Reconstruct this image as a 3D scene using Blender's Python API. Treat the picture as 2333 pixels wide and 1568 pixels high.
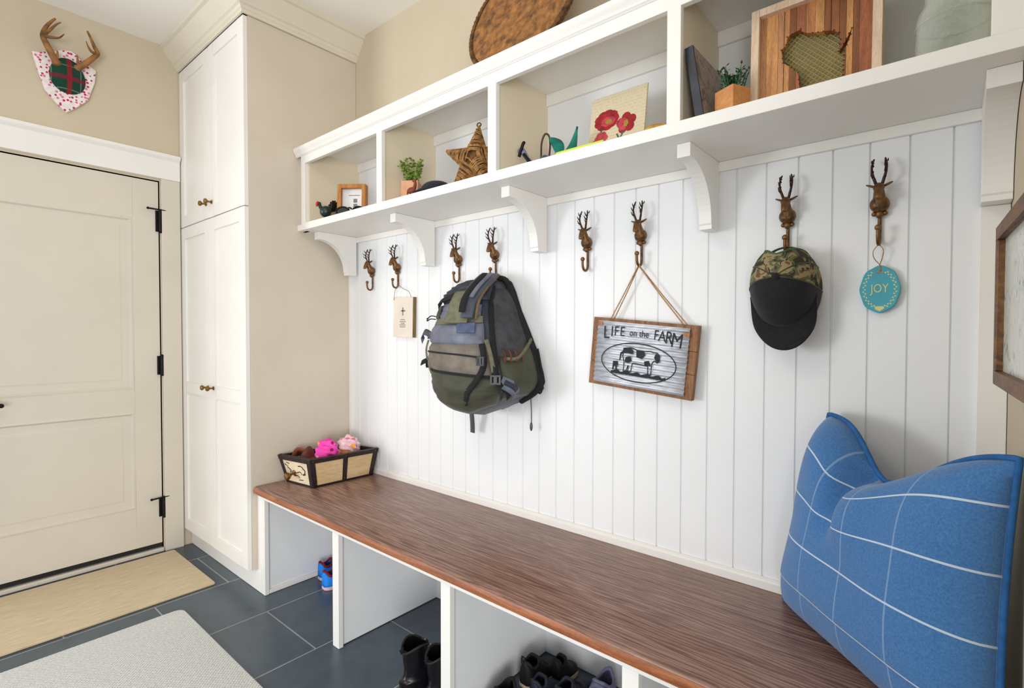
import bpy, bmesh, math, random
from mathutils import Vector, Matrix, Euler
random.seed(7)
for o in list(bpy.data.objects):
    bpy.data.objects.remove(o, do_unlink=True)
SC = bpy.context.scene
COL = SC.collection
PI = math.pi

# ------------------------------------------------------------------ camera, light, exposure
cam_d = bpy.data.cameras.new('camera'); cam = bpy.data.objects.new('camera', cam_d); COL.objects.link(cam)
YAW, PITCH, ROLL = .705, -.0209, .0014
fw = Vector((-math.sin(YAW)*math.cos(PITCH), math.cos(YAW)*math.cos(PITCH), math.sin(PITCH)))
rt = Vector((math.cos(YAW), math.sin(YAW), 0)); up = rt.cross(fw)
r2 = rt*math.cos(ROLL)+up*math.sin(ROLL); u2 = -rt*math.sin(ROLL)+up*math.cos(ROLL)
m3 = Matrix((r2, u2, -fw)).transposed()
cam.matrix_world = Matrix.Translation((2.4709, -1.564, 1.2078)) @ m3.to_4x4()
cam_d.sensor_width = 36; cam_d.lens = 1182.48/2333*36; cam_d.clip_start = .02; cam_d.clip_end = 60
SC.camera = cam
vs = SC.view_settings
vs.view_transform = 'Standard'; vs.look = 'None'; vs.gamma = 1; vs.use_curve_mapping = False; vs.exposure = -.06

W = bpy.data.worlds.new('daylight'); SC.world = W; W.use_nodes = True
bg = W.node_tree.nodes['Background']; bg.inputs[0].default_value = (.92, .96, 1, 1); bg.inputs[1].default_value = .95

def area(name, loc, target, sx, sy, power, col):
    d = bpy.data.lights.new(name, 'AREA'); d.shape = 'RECTANGLE'; d.size = sx; d.size_y = sy; d.energy = power; d.color = col
    o = bpy.data.objects.new(name, d); COL.objects.link(o); o.location = loc
    o.rotation_euler = (Vector(target)-Vector(loc)).to_track_quat('-Z', 'Y').to_euler()
    return o
area('window_daylight', (-1.9, -5.2, 1.25), (1.0, 0, 1.0), 1.5, 1.5, 108, (.94, .97, 1))
area('added_fill_right', (4.3, -3.6, .75), (.9, -.3, .35), 2.2, 1.4, 112, (.95, .97, 1))  # added fill without a known source, brightens right-facing panels from low down
area('ceiling_lamp_light', (1.1, -1.75, 2.74), (1.1, -1.75, 0), .5, .5, 9, (1, .88, .72))

# ------------------------------------------------------------------ materials
def s2l(c):
    return tuple((x/255/12.92 if x/255 <= .04045 else ((x/255+.055)/1.055)**2.4) for x in c)
def rgba(c): return (*s2l(c), 1)
def newmat(name):
    m = bpy.data.materials.new(name); m.use_nodes = True
    nt = m.node_tree; b = nt.nodes['Principled BSDF']
    return m, nt, b
def nd(nt, t, **k):
    n = nt.nodes.new(t)
    for a, v in k.items(): setattr(n, a, v)
    return n
def coord(nt, scale=(1, 1, 1), rot=(0, 0, 0), kind='Object'):
    tc = nd(nt, 'ShaderNodeTexCoord'); mp = nd(nt, 'ShaderNodeMapping')
    mp.inputs['Scale'].default_value = scale; mp.inputs['Rotation'].default_value = rot
    nt.links.new(tc.outputs[kind], mp.inputs[0]); return mp.outputs[0]
def noise(nt, vec, scale, detail=4, rough=.55, dist=0):
    n = nd(nt, 'ShaderNodeTexNoise'); n.inputs['Scale'].default_value = scale; n.inputs['Detail'].default_value = detail
    n.inputs['Roughness'].default_value = rough; n.inputs['Distortion'].default_value = dist
    nt.links.new(vec, n.inputs['Vector']); return n.outputs['Fac']
def ramp(nt, fac, stops, const=False):
    r = nd(nt, 'ShaderNodeValToRGB'); e = r.color_ramp.elements
    if const: r.color_ramp.interpolation = 'CONSTANT'
    while len(e) < len(stops): e.new(.5)
    for i, (p, c) in enumerate(stops): e[i].position = p; e[i].color = rgba(c)
    nt.links.new(fac, r.inputs[0]); return r.outputs[0]
def bump(nt, b, h, strength=.2, dist=.002):
    n = nd(nt, 'ShaderNodeBump'); n.inputs['Strength'].default_value = strength; n.inputs['Distance'].default_value = dist
    nt.links.new(h, n.inputs['Height']); nt.links.new(n.outputs[0], b.inputs['Normal'])
def math_n(nt, op, a, bb=None, c=None):
    n = nd(nt, 'ShaderNodeMath', operation=op)
    for i, v in enumerate((a, bb, c)):
        if v is None: continue
        if isinstance(v, (int, float)): n.inputs[i].default_value = v
        else: nt.links.new(v, n.inputs[i])
    return n.outputs[0]
def mixc(nt, fac, a, bcol):
    n = nd(nt, 'ShaderNodeMix', data_type='RGBA')
    if isinstance(fac, (int, float)): n.inputs[0].default_value = fac
    else: nt.links.new(fac, n.inputs[0])
    for i, v in ((6, a), (7, bcol)):
        if isinstance(v, tuple): n.inputs[i].default_value = rgba(v)
        else: nt.links.new(v, n.inputs[i])
    return n.outputs[2]
def mul(c, k): return tuple(max(0, min(255, x*k)) for x in c)
def pm(name, col, rough=.5, metal=0, var=.06, vs=9, bs=0, bstr=.2, bd=.001, sheen=0, spec=.5, stretch=(1, 1, 1)):
    m, nt, b = newmat(name)
    v = coord(nt, stretch)
    f = noise(nt, v, vs)
    nt.links.new(ramp(nt, f, [(.3, mul(col, 1-var)), (.7, mul(col, 1+var))]), b.inputs['Base Color'])
    b.inputs['Roughness'].default_value = rough; b.inputs['Metallic'].default_value = metal
    b.inputs['Specular IOR Level'].default_value = spec
    if sheen: b.inputs['Sheen Weight'].default_value = sheen
    if bs: bump(nt, b, noise(nt, v, bs, 3), bstr, bd)
    return m
def wood(name, cols, stretch, rough=.45, scale=6, fine=.35, bstr=.15, spec=.5):
    m, nt, b = newmat(name)
    v = coord(nt, stretch)
    f = noise(nt, v, scale, 6, .6, 1.2)
    c = ramp(nt, f, [(.28, cols[0]), (.5, cols[1]), (.72, cols[2])])
    v2 = coord(nt, tuple(s*5 if s > .5 else s*1.5 for s in stretch))
    f2 = noise(nt, v2, scale*2.4, 3, .7)
    d = ramp(nt, f2, [(.38, (0, 0, 0)), (.52, (255, 255, 255))])
    mm = nd(nt, 'ShaderNodeMix', data_type='RGBA', blend_type='MULTIPLY'); mm.inputs[0].default_value = fine
    nt.links.new(c, mm.inputs[6]); nt.links.new(d, mm.inputs[7])
    nt.links.new(mm.outputs[2], b.inputs['Base Color'])
    b.inputs['Roughness'].default_value = rough; b.inputs['Specular IOR Level'].default_value = spec
    bump(nt, b, f2, bstr, .0006)
    return m

M = {}
M['white'] = pm('white_satin_paint', (238, 234, 227), .38, var=.012, vs=3, bs=60, bstr=.04)
M['panelwhite'] = pm('white_panel_paint', (236, 236, 235), .42, var=.012, vs=3, bs=60, bstr=.04)
M['doorpaint'] = pm('door_cream_paint', (214, 205, 189), .42, var=.015, vs=3, bs=60, bstr=.04)
M['wall'] = pm('beige_wall_paint', (204, 190, 164), .8, var=.02, vs=2.5, bs=150, bstr=.08)
M['ceil'] = pm('ceiling_paint', (244, 240, 233), .85, var=.01, vs=2, bs=120, bstr=.05)
M['cubby'] = pm('cubby_shaded_white_paint', (226, 212, 184), .5, var=.015, vs=3)  # white paint with the warm shade inside the shelf put into its colour
M['crown'] = pm('crown_cream_paint', (224, 215, 196), .5, var=.015, vs=3)
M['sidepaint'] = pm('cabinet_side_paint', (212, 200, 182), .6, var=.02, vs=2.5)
M['black'] = pm('black_iron', (22, 20, 20), .45, .6, var=.15, vs=20)
M['gapdark'] = pm('dark_rubber', (26, 24, 22), .8, var=.1)
M['bronze'] = pm('aged_bronze', (104, 74, 44), .42, .6, var=.35, vs=60, bs=90, bstr=.4)
M['darkbronze'] = pm('dark_bronze', (64, 44, 36), .45, .7, var=.3, vs=60)
M['brass'] = pm('antique_brass', (132, 100, 52), .35, .85, var=.2, vs=50)

def mk_bench():
    m, nt, b = newmat('stained_oak_bench')
    v = coord(nt, (.9, 9, 9))
    f = noise(nt, v, 3.2, 6, .6, 2.2)
    c = ramp(nt, f, [(.3, (122, 90, 76)), (.5, (146, 112, 98)), (.7, (164, 130, 115))])
    tc = coord(nt, (1.1, 13, 13))
    w = nd(nt, 'ShaderNodeTexWave', wave_type='BANDS', bands_direction='Y'); w.inputs['Scale'].default_value = 2.2
    w.inputs['Distortion'].default_value = 14; w.inputs['Detail'].default_value = 3; w.inputs['Detail Scale'].default_value = 1.1
    nt.links.new(tc, w.inputs[0])
    pore = noise(nt, coord(nt, (7, 130, 130)), 2.6, 3, .7)
    pr_ = math_n(nt, 'MULTIPLY', w.outputs['Fac'], pore)
    d = ramp(nt, pr_, [(.16, (255, 255, 255)), (.46, (168, 154, 148))])
    mm = nd(nt, 'ShaderNodeMix', data_type='RGBA', blend_type='MULTIPLY'); mm.inputs[0].default_value = .75
    nt.links.new(c, mm.inputs[6]); nt.links.new(d, mm.inputs[7]); nt.links.new(mm.outputs[2], b.inputs['Base Color'])
    b.inputs['Roughness'].default_value = .27; b.inputs['Specular IOR Level'].default_value = .6
    bump(nt, b, pr_, .25, .0006)
    return m
M['bench'] = mk_bench()
M['edge'] = wood('stained_oak_edge', [(118, 66, 36), (156, 92, 54), (182, 114, 70)], (1, 14, 14), .4, 5)
M['palewood'] = wood('pale_pine', [(214, 184, 152), (228, 200, 170), (238, 214, 186)], (9, 9, 1), .55, 5, .15)
M['oakframe'] = wood('honey_oak', [(150, 92, 32), (182, 118, 46), (200, 138, 62)], (9, 9, 1), .5, 6, .25)
M['potwood'] = wood('cedar_box_wood', [(196, 128, 70), (212, 146, 86), (224, 160, 98)], (2, 9, 9), .6, 5, .15)
M['pinkwood'] = wood('rosy_pine_box', [(204, 148, 106), (216, 160, 118), (226, 174, 132)], (2, 9, 9), .6, 5, .15)
M['barn'] = wood('barn_wood', [(104, 66, 40), (140, 94, 58), (166, 118, 78)], (9, 9, 1.2), .65, 6, .35)
M['walnut'] = wood('walnut_frame', [(74, 46, 20), (112, 72, 34), (140, 96, 50)], (9, 2, 9), .5, 7, .3)
M['traywood'] = wood('tray_linen_wood', [(196, 164, 118), (210, 180, 134), (222, 196, 152)], (9, 2, 9), .7, 5, .12)
M['traydark'] = pm('dark_iron_band', (44, 32, 30), .5, .3, var=.3, vs=40)
M['pale_end'] = pm('cream_painted_end', (226, 206, 172), .65, var=.05, vs=20)

def mk_floor():
    m, nt, b = newmat('slate_tile_floor')
    tc = nd(nt, 'ShaderNodeTexCoord'); sp = nd(nt, 'ShaderNodeSeparateXYZ'); nt.links.new(tc.outputs['Object'], sp.inputs[0])
    cx = math_n(nt, 'ADD', sp.outputs[1], .557+.61*8); cy = math_n(nt, 'ADD', sp.outputs[0], .186+.4085*12)
    cb = nd(nt, 'ShaderNodeCombineXYZ'); nt.links.new(cx, cb.inputs[0]); nt.links.new(cy, cb.inputs[1])
    br = nd(nt, 'ShaderNodeTexBrick'); br.offset = .5; br.offset_frequency = 2
    br.inputs['Scale'].default_value = 1; br.inputs['Mortar Size'].default_value = .0032; br.inputs['Mortar Smooth'].default_value = .2
    br.inputs['Brick Width'].default_value = .61; br.inputs['Row Height'].default_value = .4085; br.inputs['Bias'].default_value = 0
    br.inputs['Color1'].default_value = rgba((86, 100, 111)); br.inputs['Color2'].default_value = rgba((70, 84, 97)); br.inputs['Mortar'].default_value = rgba((172, 172, 168))
    nt.links.new(cb.outputs[0], br.inputs['Vector'])
    n1 = noise(nt, coord(nt, (1, 1, 1)), 5, 8, .65, .6)
    n2 = noise(nt, coord(nt, (1.3, 1, 1)), 28, 6, .7, 1.0)
    c = ramp(nt, n1, [(.3, (120, 122, 124)), (.7, (255, 255, 255))])
    mm = nd(nt, 'ShaderNodeMix', data_type='RGBA', blend_type='MULTIPLY'); mm.inputs[0].default_value = .55
    nt.links.new(br.outputs['Color'], mm.inputs[6]); nt.links.new(c, mm.inputs[7])
    v = ramp(nt, n2, [(.62, (0, 0, 0)), (.75, (255, 255, 255))])
    mx = mixc(nt, math_n(nt, 'MULTIPLY', v, .12), mm.outputs[2], (150, 155, 160))
    nt.links.new(mx, b.inputs['Base Color'])
    nt.links.new(math_n(nt, 'MULTIPLY_ADD', n1, .30, .17), b.inputs['Roughness'])
    hh = math_n(nt, 'MULTIPLY_ADD', br.outputs['Fac'], -1.0, math_n(nt, 'MULTIPLY', n2, .5))
    bump(nt, b, hh, .35, .0025)
    return m
M['floor'] = mk_floor()

def mk_weave(name, c1, c2, sx, sy, rough=.95):
    m, nt, b = newmat(name)
    tc = nd(nt, 'ShaderNodeTexCoord'); sp = nd(nt, 'ShaderNodeSeparateXYZ'); nt.links.new(tc.outputs['Object'], sp.inputs[0])
    a = math_n(nt, 'SINE', math_n(nt, 'MULTIPLY', sp.outputs[0], sx)); c = math_n(nt, 'SINE', math_n(nt, 'MULTIPLY', sp.outputs[1], sy))
    p = math_n(nt, 'MULTIPLY', a, c); h = math_n(nt, 'MULTIPLY_ADD', p, .5, .5)
    n = noise(nt, coord(nt), 130, 3)
    f = math_n(nt, 'MULTIPLY_ADD', n, .6, math_n(nt, 'MULTIPLY', h, .5))
    nt.links.new(ramp(nt, f, [(.3, c1), (.7, c2)]), b.inputs['Base Color']); b.inputs['Roughness'].default_value = rough
    bump(nt, b, f, .6, .003); return m
M['greymat'] = mk_weave('grey_woven_mat', (176, 176, 173), (226, 226, 222), 480, 480)
def mk_tanrug():
    m, nt, b = newmat('tan_fibre_mat')
    v = coord(nt, (30, 3, 3)); f = noise(nt, v, 4, 5, .7); g = noise(nt, coord(nt), 3, 4)
    c = ramp(nt, f, [(.3, (186, 164, 126)), (.7, (220, 200, 164))])
    nt.links.new(mixc(nt, math_n(nt, 'MULTIPLY', g, .4), c, (216, 204, 186)), b.inputs['Base Color']); b.inputs['Roughness'].default_value = .95
    bump(nt, b, f, .5, .003); return m
M['tanmat'] = mk_tanrug()

def mk_pillow():
    m, nt, b = newmat('blue_windowpane_cloth')
    tc = nd(nt, 'ShaderNodeTexCoord'); sp = nd(nt, 'ShaderNodeSeparateXYZ'); nt.links.new(tc.outputs['UV'], sp.inputs[0])
    def line(sock, n, off, w):
        fr = math_n(nt, 'FRACT', math_n(nt, 'MULTIPLY_ADD', sock, n, off))
        return math_n(nt, 'LESS_THAN', math_n(nt, 'ABSOLUTE', math_n(nt, 'SUBTRACT', fr, .5)), w)
    lh = line(sp.outputs[1], 4.55, .62, .018); lv = line(sp.outputs[0], 4.2, .30, .014)
    f = noise(nt, coord(nt, (1, 1, 1)), 260, 3, .7); g = noise(nt, coord(nt), 6, 3)
    c = ramp(nt, f, [(.3, (44, 96, 152)), (.7, (72, 126, 182))])
    c = mixc(nt, math_n(nt, 'MULTIPLY', g, .18), c, (96, 142, 196))
    c = mixc(nt, math_n(nt, 'MULTIPLY', lv, .5), c, (150, 176, 206)); c = mixc(nt, math_n(nt, 'MULTIPLY', lh, .9), c, (206, 216, 226))
    nt.links.new(c, b.inputs['Base Color']); b.inputs['Roughness'].default_value = .9; b.inputs['Sheen Weight'].default_value = .25
    bump(nt, b, f, .35, .001); return m
M['pillow'] = mk_pillow()
M['piping'] = pm('blue_piping', (34, 92, 150), .85, var=.1, vs=60)

def mk_camo():
    m, nt, b = newmat('woodland_camouflage')
    v = coord(nt, (1, 1, 1.25)); f = noise(nt, v, 26, 2, .5, .8)
    c1 = ramp(nt, f, [(0, (52, 44, 34)), (.42, (92, 92, 62)), (.5, (146, 130, 92)), (.6, (104, 74, 48))], True)
    g = noise(nt, coord(nt, (1.2, 1, 1)), 34, 2, .5, 1)
    d = math_n(nt, 'GREATER_THAN', g, .6)
    nt.links.new(mixc(nt, d, c1, (40, 42, 30)), b.inputs['Base Color']); b.inputs['Roughness'].default_value = .9
    bump(nt, b, noise(nt, coord(nt), 300, 2), .3, .0008); return m
M['camo'] = mk_camo()
M['capblack'] = pm('black_cotton_twill', (19, 16, 20), .9, var=.2, vs=80, bs=300, bstr=.3, sheen=.1)
M['olive'] = pm('olive_nylon', (56, 57, 38), .62, var=.18, vs=16, bs=180, bstr=.5, sheen=.1)
M['olivelight'] = pm('olive_webbing', (108, 106, 84), .75, var=.12, vs=40, bs=220, bstr=.5)
M['packgrey'] = pm('slate_grey_nylon', (62, 66, 76), .6, var=.22, vs=14, bs=180, bstr=.5, sheen=.1)
M['packdark'] = pm('dark_navy_nylon', (40, 44, 54), .6, var=.25, vs=16, bs=180, bstr=.5)
M['packlight'] = pm('light_grey_nylon', (104, 108, 122), .55, var=.15, vs=16, bs=180, bstr=.4)
M['packtan'] = pm('taupe_nylon', (112, 103, 92), .7, var=.15, vs=18, bs=180, bstr=.4)
M['packblack'] = pm('black_pack_mesh', (18, 17, 19), .85, var=.2, vs=60, bs=300, bstr=.5)
M['mesh'] = pm('charcoal_stretch_mesh', (60, 58, 62), .8, var=.2, vs=30, bs=320, bstr=.6)
M['plastic'] = pm('grey_buckle_plastic', (70, 70, 74), .35, var=.1, vs=30)
M['brownweb'] = pm('brown_edge_webbing', (96, 78, 50), .75, var=.15, vs=40)

def mk_corr():
    m, nt, b = newmat('galvanised_sheet')
    f = noise(nt, coord(nt, (2, 8, 8)), 14, 4)
    nt.links.new(ramp(nt, f, [(.3, (176, 182, 190)), (.7, (226, 228, 234))]), b.inputs['Base Color'])
    b.inputs['Metallic'].default_value = .35; b.inputs['Roughness'].default_value = .42; return m
M['corr'] = mk_corr()
M['ink'] = pm('black_print', (28, 28, 34), .7, var=.2, vs=40)
M['greyink'] = pm('faded_grey_print', (126, 120, 116), .8, var=.1)
M['rope'] = pm('jute_twine', (170, 132, 92), .9, var=.2, vs=200, bs=300, bstr=.6)
M['wire'] = pm('thin_steel_wire', (120, 122, 128), .4, .8, var=.1)
M['leather'] = pm('tan_leather', (176, 112, 62), .6, var=.15, vs=50)
M['teal'] = pm('teal_glaze', (62, 160, 176), .35, var=.06, vs=14)
M['gold'] = pm('pale_gold_print', (214, 204, 130), .5, var=.06)
M['cream'] = pm('cream_board', (226, 212, 196), .7, var=.03, vs=12)
M['creamdark'] = wood('plaque_edge', [(110, 92, 54), (130, 108, 66), (146, 124, 80)], (9, 9, 1), .7, 6)

def mk_plaid():
    m, nt, b = newmat('green_tartan')
    tc = nd(nt, 'ShaderNodeTexCoord'); sp = nd(nt, 'ShaderNodeSeparateXYZ'); nt.links.new(tc.outputs['Object'], sp.inputs[0])
    def st(sock, n, off, w):
        fr = math_n(nt, 'FRACT', math_n(nt, 'MULTIPLY_ADD', sock, n, off)); return math_n(nt, 'LESS_THAN', math_n(nt, 'ABSOLUTE', math_n(nt, 'SUBTRACT', fr, .5)), w)
    y, z = sp.outputs[1], sp.outputs[2]
    k = 9.2
    c = mixc(nt, math_n(nt, 'MULTIPLY', st(y, k, .42, .22), .35), (10, 62, 44), (28, 44, 34))
    c = mixc(nt, math_n(nt, 'MULTIPLY', st(y, k, .02, .02), .5), c, (120, 150, 140)); c = mixc(nt, math_n(nt, 'MULTIPLY', st(z, k, .55, .02), .5), c, (120, 150, 140))
    c = mixc(nt, math_n(nt, 'MULTIPLY', st(z, k, .08, .085), .8), c, (120, 18, 40)); c = mixc(nt, math_n(nt, 'MULTIPLY', st(y, k, .42, .085), .8), c, (140, 14, 34))
    nt.links.new(c, b.inputs['Base Color']); b.inputs['Roughness'].default_value = .95
    bump(nt, b, noise(nt, coord(nt), 350, 2), .4, .001); return m
M['plaid'] = mk_plaid()
def mk_spots(name, base, cols, scale, thr, vec=(1, 1, 1)):
    m, nt, b = newmat(name)
    v = nd(nt, 'ShaderNodeTexVoronoi'); v.inputs['Scale'].default_value = scale; v.inputs['Randomness'].default_value = .8
    nt.links.new(coord(nt, vec), v.inputs['Vector'])
    d = math_n(nt, 'LESS_THAN', v.outputs['Distance'], thr)
    sp = nd(nt, 'ShaderNodeSeparateColor'); nt.links.new(v.outputs['Color'], sp.inputs[0])
    st = [(i/len(cols), c) for i, c in enumerate(cols)]
    c = ramp(nt, sp.outputs[0], st, True)
    g = noise(nt, coord(nt), 60, 3)
    base_c = ramp(nt, g, [(.3, mul(base, .95)), (.7, mul(base, 1.04))])
    nt.links.new(mixc(nt, d, base_c, c), b.inputs['Base Color']); b.inputs['Roughness'].default_value = .9
    return m
M['floral'] = mk_spots('rosebud_cloth', (238, 226, 222), [(196, 40, 84), (222, 120, 150), (170, 50, 90), (214, 90, 130)], 62, .34, (1, 1, 1))
M['hotpink'] = mk_spots('hot_pink_print_cloth', (240, 74, 176), [(250, 160, 40), (240, 60, 150), (160, 20, 90), (250, 180, 200)], 36, .36)
M['palepink'] = mk_spots('pale_pink_print_cloth', (244, 204, 212), [(250, 166, 70), (236, 120, 170), (250, 230, 230), (240, 150, 60)], 30, .36)
M['antler'] = pm('antler_horn', (128, 86, 44), .6, var=.35, vs=24, bs=60, bstr=.4, bd=.002)
M['wicker'] = pm('woven_wicker', (138, 98, 52), .7, var=.4, vs=60, bs=160, bstr=.8, bd=.003)
M['seagrass'] = pm('woven_seagrass', (134, 90, 46), .8, var=.35, vs=40, bs=150, bstr=.9, bd=.003)
M['seagrassdark'] = pm('seagrass_rim', (92, 60, 26), .8, var=.4, vs=40, bs=150, bstr=.9, bd=.003)
M['leaf'] = pm('light_green_leaf', (112, 130, 52), .55, var=.25, vs=40)
M['leaf2'] = pm('dark_green_leaf', (44, 84, 48), .5, var=.3, vs=40)
M['soil'] = pm('potting_soil', (48, 36, 28), .95, var=.3, vs=60)
M['turk'] = pm('dark_green_enamel', (14, 40, 36), .35, var=.3, vs=40)
M['turkdark'] = pm('black_brown_enamel', (26, 18, 14), .45, var=.3, vs=40)
M['red'] = pm('red_enamel', (196, 26, 34), .4, var=.1)
M['olivebase'] = pm('olive_brown_base', (104, 78, 40), .7, var=.2)
M['picwhite'] = pm('white_print_paper', (226, 224, 222), .7, var=.02)
M['glassdark'] = pm('dark_lens', (40, 44, 48), .1, var=.1)
M['navy'] = pm('navy_cloth', (18, 20, 40), .85, var=.2, vs=60, sheen=.1)
M['rust'] = pm('rust_brown', (120, 52, 26), .6, var=.2)
M['bluegrey'] = pm('blue_grey_enamel', (116, 124, 150), .5, var=.15, vs=40)
M['slateblue'] = pm('slate_blue_enamel', (66, 78, 110), .5, var=.15, vs=40)
M['tealdark'] = pm('deep_teal_glaze', (12, 120, 104), .4, var=.2, vs=30)
M['brownmetal'] = pm('brown_wire', (78, 52, 38), .5, .4, var=.2)
M['lime'] = pm('lime_green_card', (196, 214, 66), .7, var=.05)
M['ochre'] = pm('ochre_enamel', (196, 146, 58), .6, var=.2, vs=30)
def mk_print():
    m, nt, b = newmat('old_book_page')
    v = coord(nt, (1, 1, 1)); w = nd(nt, 'ShaderNodeTexWave', wave_type='BANDS', bands_direction='Z'); w.inputs['Scale'].default_value = 30
    nt.links.new(v, w.inputs[0])
    f = noise(nt, coord(nt, (3, 1, 1)), 90, 3)
    k = math_n(nt, 'MULTIPLY', math_n(nt, 'GREATER_THAN', w.outputs['Fac'], .55), math_n(nt, 'GREATER_THAN', f, .5))
    nt.links.new(mixc(nt, math_n(nt, 'MULTIPLY', k, .22), (214, 198, 166), (150, 134, 110)), b.inputs['Base Color']); b.inputs['Roughness'].default_value = .85
    return m
M['page'] = mk_print()
M['petalred'] = pm('printed_red', (146, 20, 30), .8, var=.2, vs=60)
M['petalrose'] = pm('printed_rose', (182, 60, 68), .8, var=.2, vs=60)
M['printgreen'] = pm('printed_green', (64, 96, 66), .8, var=.2, vs=60)
M['yellowc'] = pm('printed_yellow', (150, 128, 40), .8, var=.1)
def mk_cover():
    m, nt, b = newmat('mottled_book_cover')
    f = noise(nt, coord(nt, (1, 1, 1)), 22, 5, .6, 1)
    nt.links.new(ramp(nt, f, [(.32, (52, 50, 56)), (.45, (128, 112, 98)), (.54, (168, 140, 116)), (.62, (96, 66, 60)), (.72, (74, 84, 86))]), b.inputs['Base Color'])
    b.inputs['Roughness'].default_value = .3; return m
M['cover'] = mk_cover()
M['spine'] = pm('dark_book_spine', (26, 32, 44), .4, var=.4, vs=18)
M['pages'] = pm('book_pages', (196, 200, 206), .8, var=.1, stretch=(60, 1, 1))
M['oldwood'] = []
for i, c in enumerate([(150, 92, 48), (186, 124, 70), (206, 146, 84), (164, 96, 58), (140, 82, 40), (196, 138, 92)]):
    M['oldwood'].append(wood('reclaimed_strip_%d' % i, [mul(c, .8), c, mul(c, 1.12)], (9, 9, .8), .55, 7, .3))
M['string'] = pm('yellow_string', (172, 156, 74), .8, var=.08)
M['hollow'] = pm('grey_backing_board', (150, 138, 112), .8, var=.08, vs=20)
def mk_glass():
    m, nt, b = newmat('clear_jar_glass')
    b.inputs['Base Color'].default_value = (.92, .94, .90, 1); b.inputs['Roughness'].default_value = .08
    tr_ = nd(nt, 'ShaderNodeBsdfTransparent'); tr_.inputs[0].default_value = (.93, .95, .91, 1)
    lw = nd(nt, 'ShaderNodeLayerWeight'); lw.inputs[0].default_value = .45
    n_ = noise(nt, coord(nt), 70, 3); bn = nd(nt, 'ShaderNodeBump'); bn.inputs['Strength'].default_value = .7; bn.inputs['Distance'].default_value = .006
    nt.links.new(n_, bn.inputs['Height']); nt.links.new(bn.outputs[0], lw.inputs['Normal']); nt.links.new(bn.outputs[0], b.inputs['Normal'])
    f = math_n(nt, 'MULTIPLY_ADD', lw.outputs['Facing'], .42, .06)
    mx = nd(nt, 'ShaderNodeMixShader'); nt.links.new(f, mx.inputs[0]); nt.links.new(tr_.outputs[0], mx.inputs[1]); nt.links.new(b.outputs[0], mx.inputs[2])
    nt.links.new(mx.outputs[0], nt.nodes['Material Output'].inputs['Surface']); return m
M['glass'] = mk_glass()
def mk_botanic():
    m, nt, b = newmat('pale_botanical_print')
    f = noise(nt, coord(nt, (1, 1, 1)), 26, 4, .6, 1.2)
    nt.links.new(ramp(nt, f, [(.34, (150, 156, 160)), (.42, (206, 210, 200)), (.6, (224, 222, 216)), (.7, (196, 190, 140))]), b.inputs['Base Color'])
    b.inputs['Roughness'].default_value = .25; return m
M['botanic'] = mk_botanic()
M['blueshoe'] = pm('bright_blue_mesh', (14, 132, 226), .7, var=.12, vs=30, bs=250, bstr=.4)
M['shoesole'] = pm('pale_rubber', (208, 178, 190), .7, var=.05)
M['redlining'] = pm('dark_red_lining', (130, 16, 30), .85, var=.15)
M['navylining'] = pm('navy_lining', (22, 40, 92), .85, var=.1)
M['bootleather'] = pm('black_boot_leather', (16, 14, 18), .28, var=.2, vs=20, bs=80, bstr=.2)
M['shoeblack'] = pm('black_shoe_mesh', (16, 15, 16), .7, var=.25, vs=40, bs=220, bstr=.5)
M['shoenavy'] = pm('navy_shoe_mesh', (24, 30, 46), .65, var=.25, vs=40, bs=220, bstr=.5)
M['shoegrey'] = pm('slate_shoe_fabric', (112, 110, 134), .75, var=.12, vs=40, bs=220, bstr=.5)
M['shoegreen'] = pm('dark_green_suede', (30, 40, 32), .85, var=.2, vs=30, bs=200, bstr=.4)
M['tansole'] = pm('tan_gum_sole', (206, 178, 152), .7, var=.06)
M['liningdark'] = pm('dark_lining', (20, 14, 14), .9, var=.2)
M['insole'] = pm('brown_insole', (120, 80, 56), .8, var=.2)
M['brownleather'] = pm('brown_leather', (92, 36, 24), .5, var=.25, vs=30)

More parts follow.
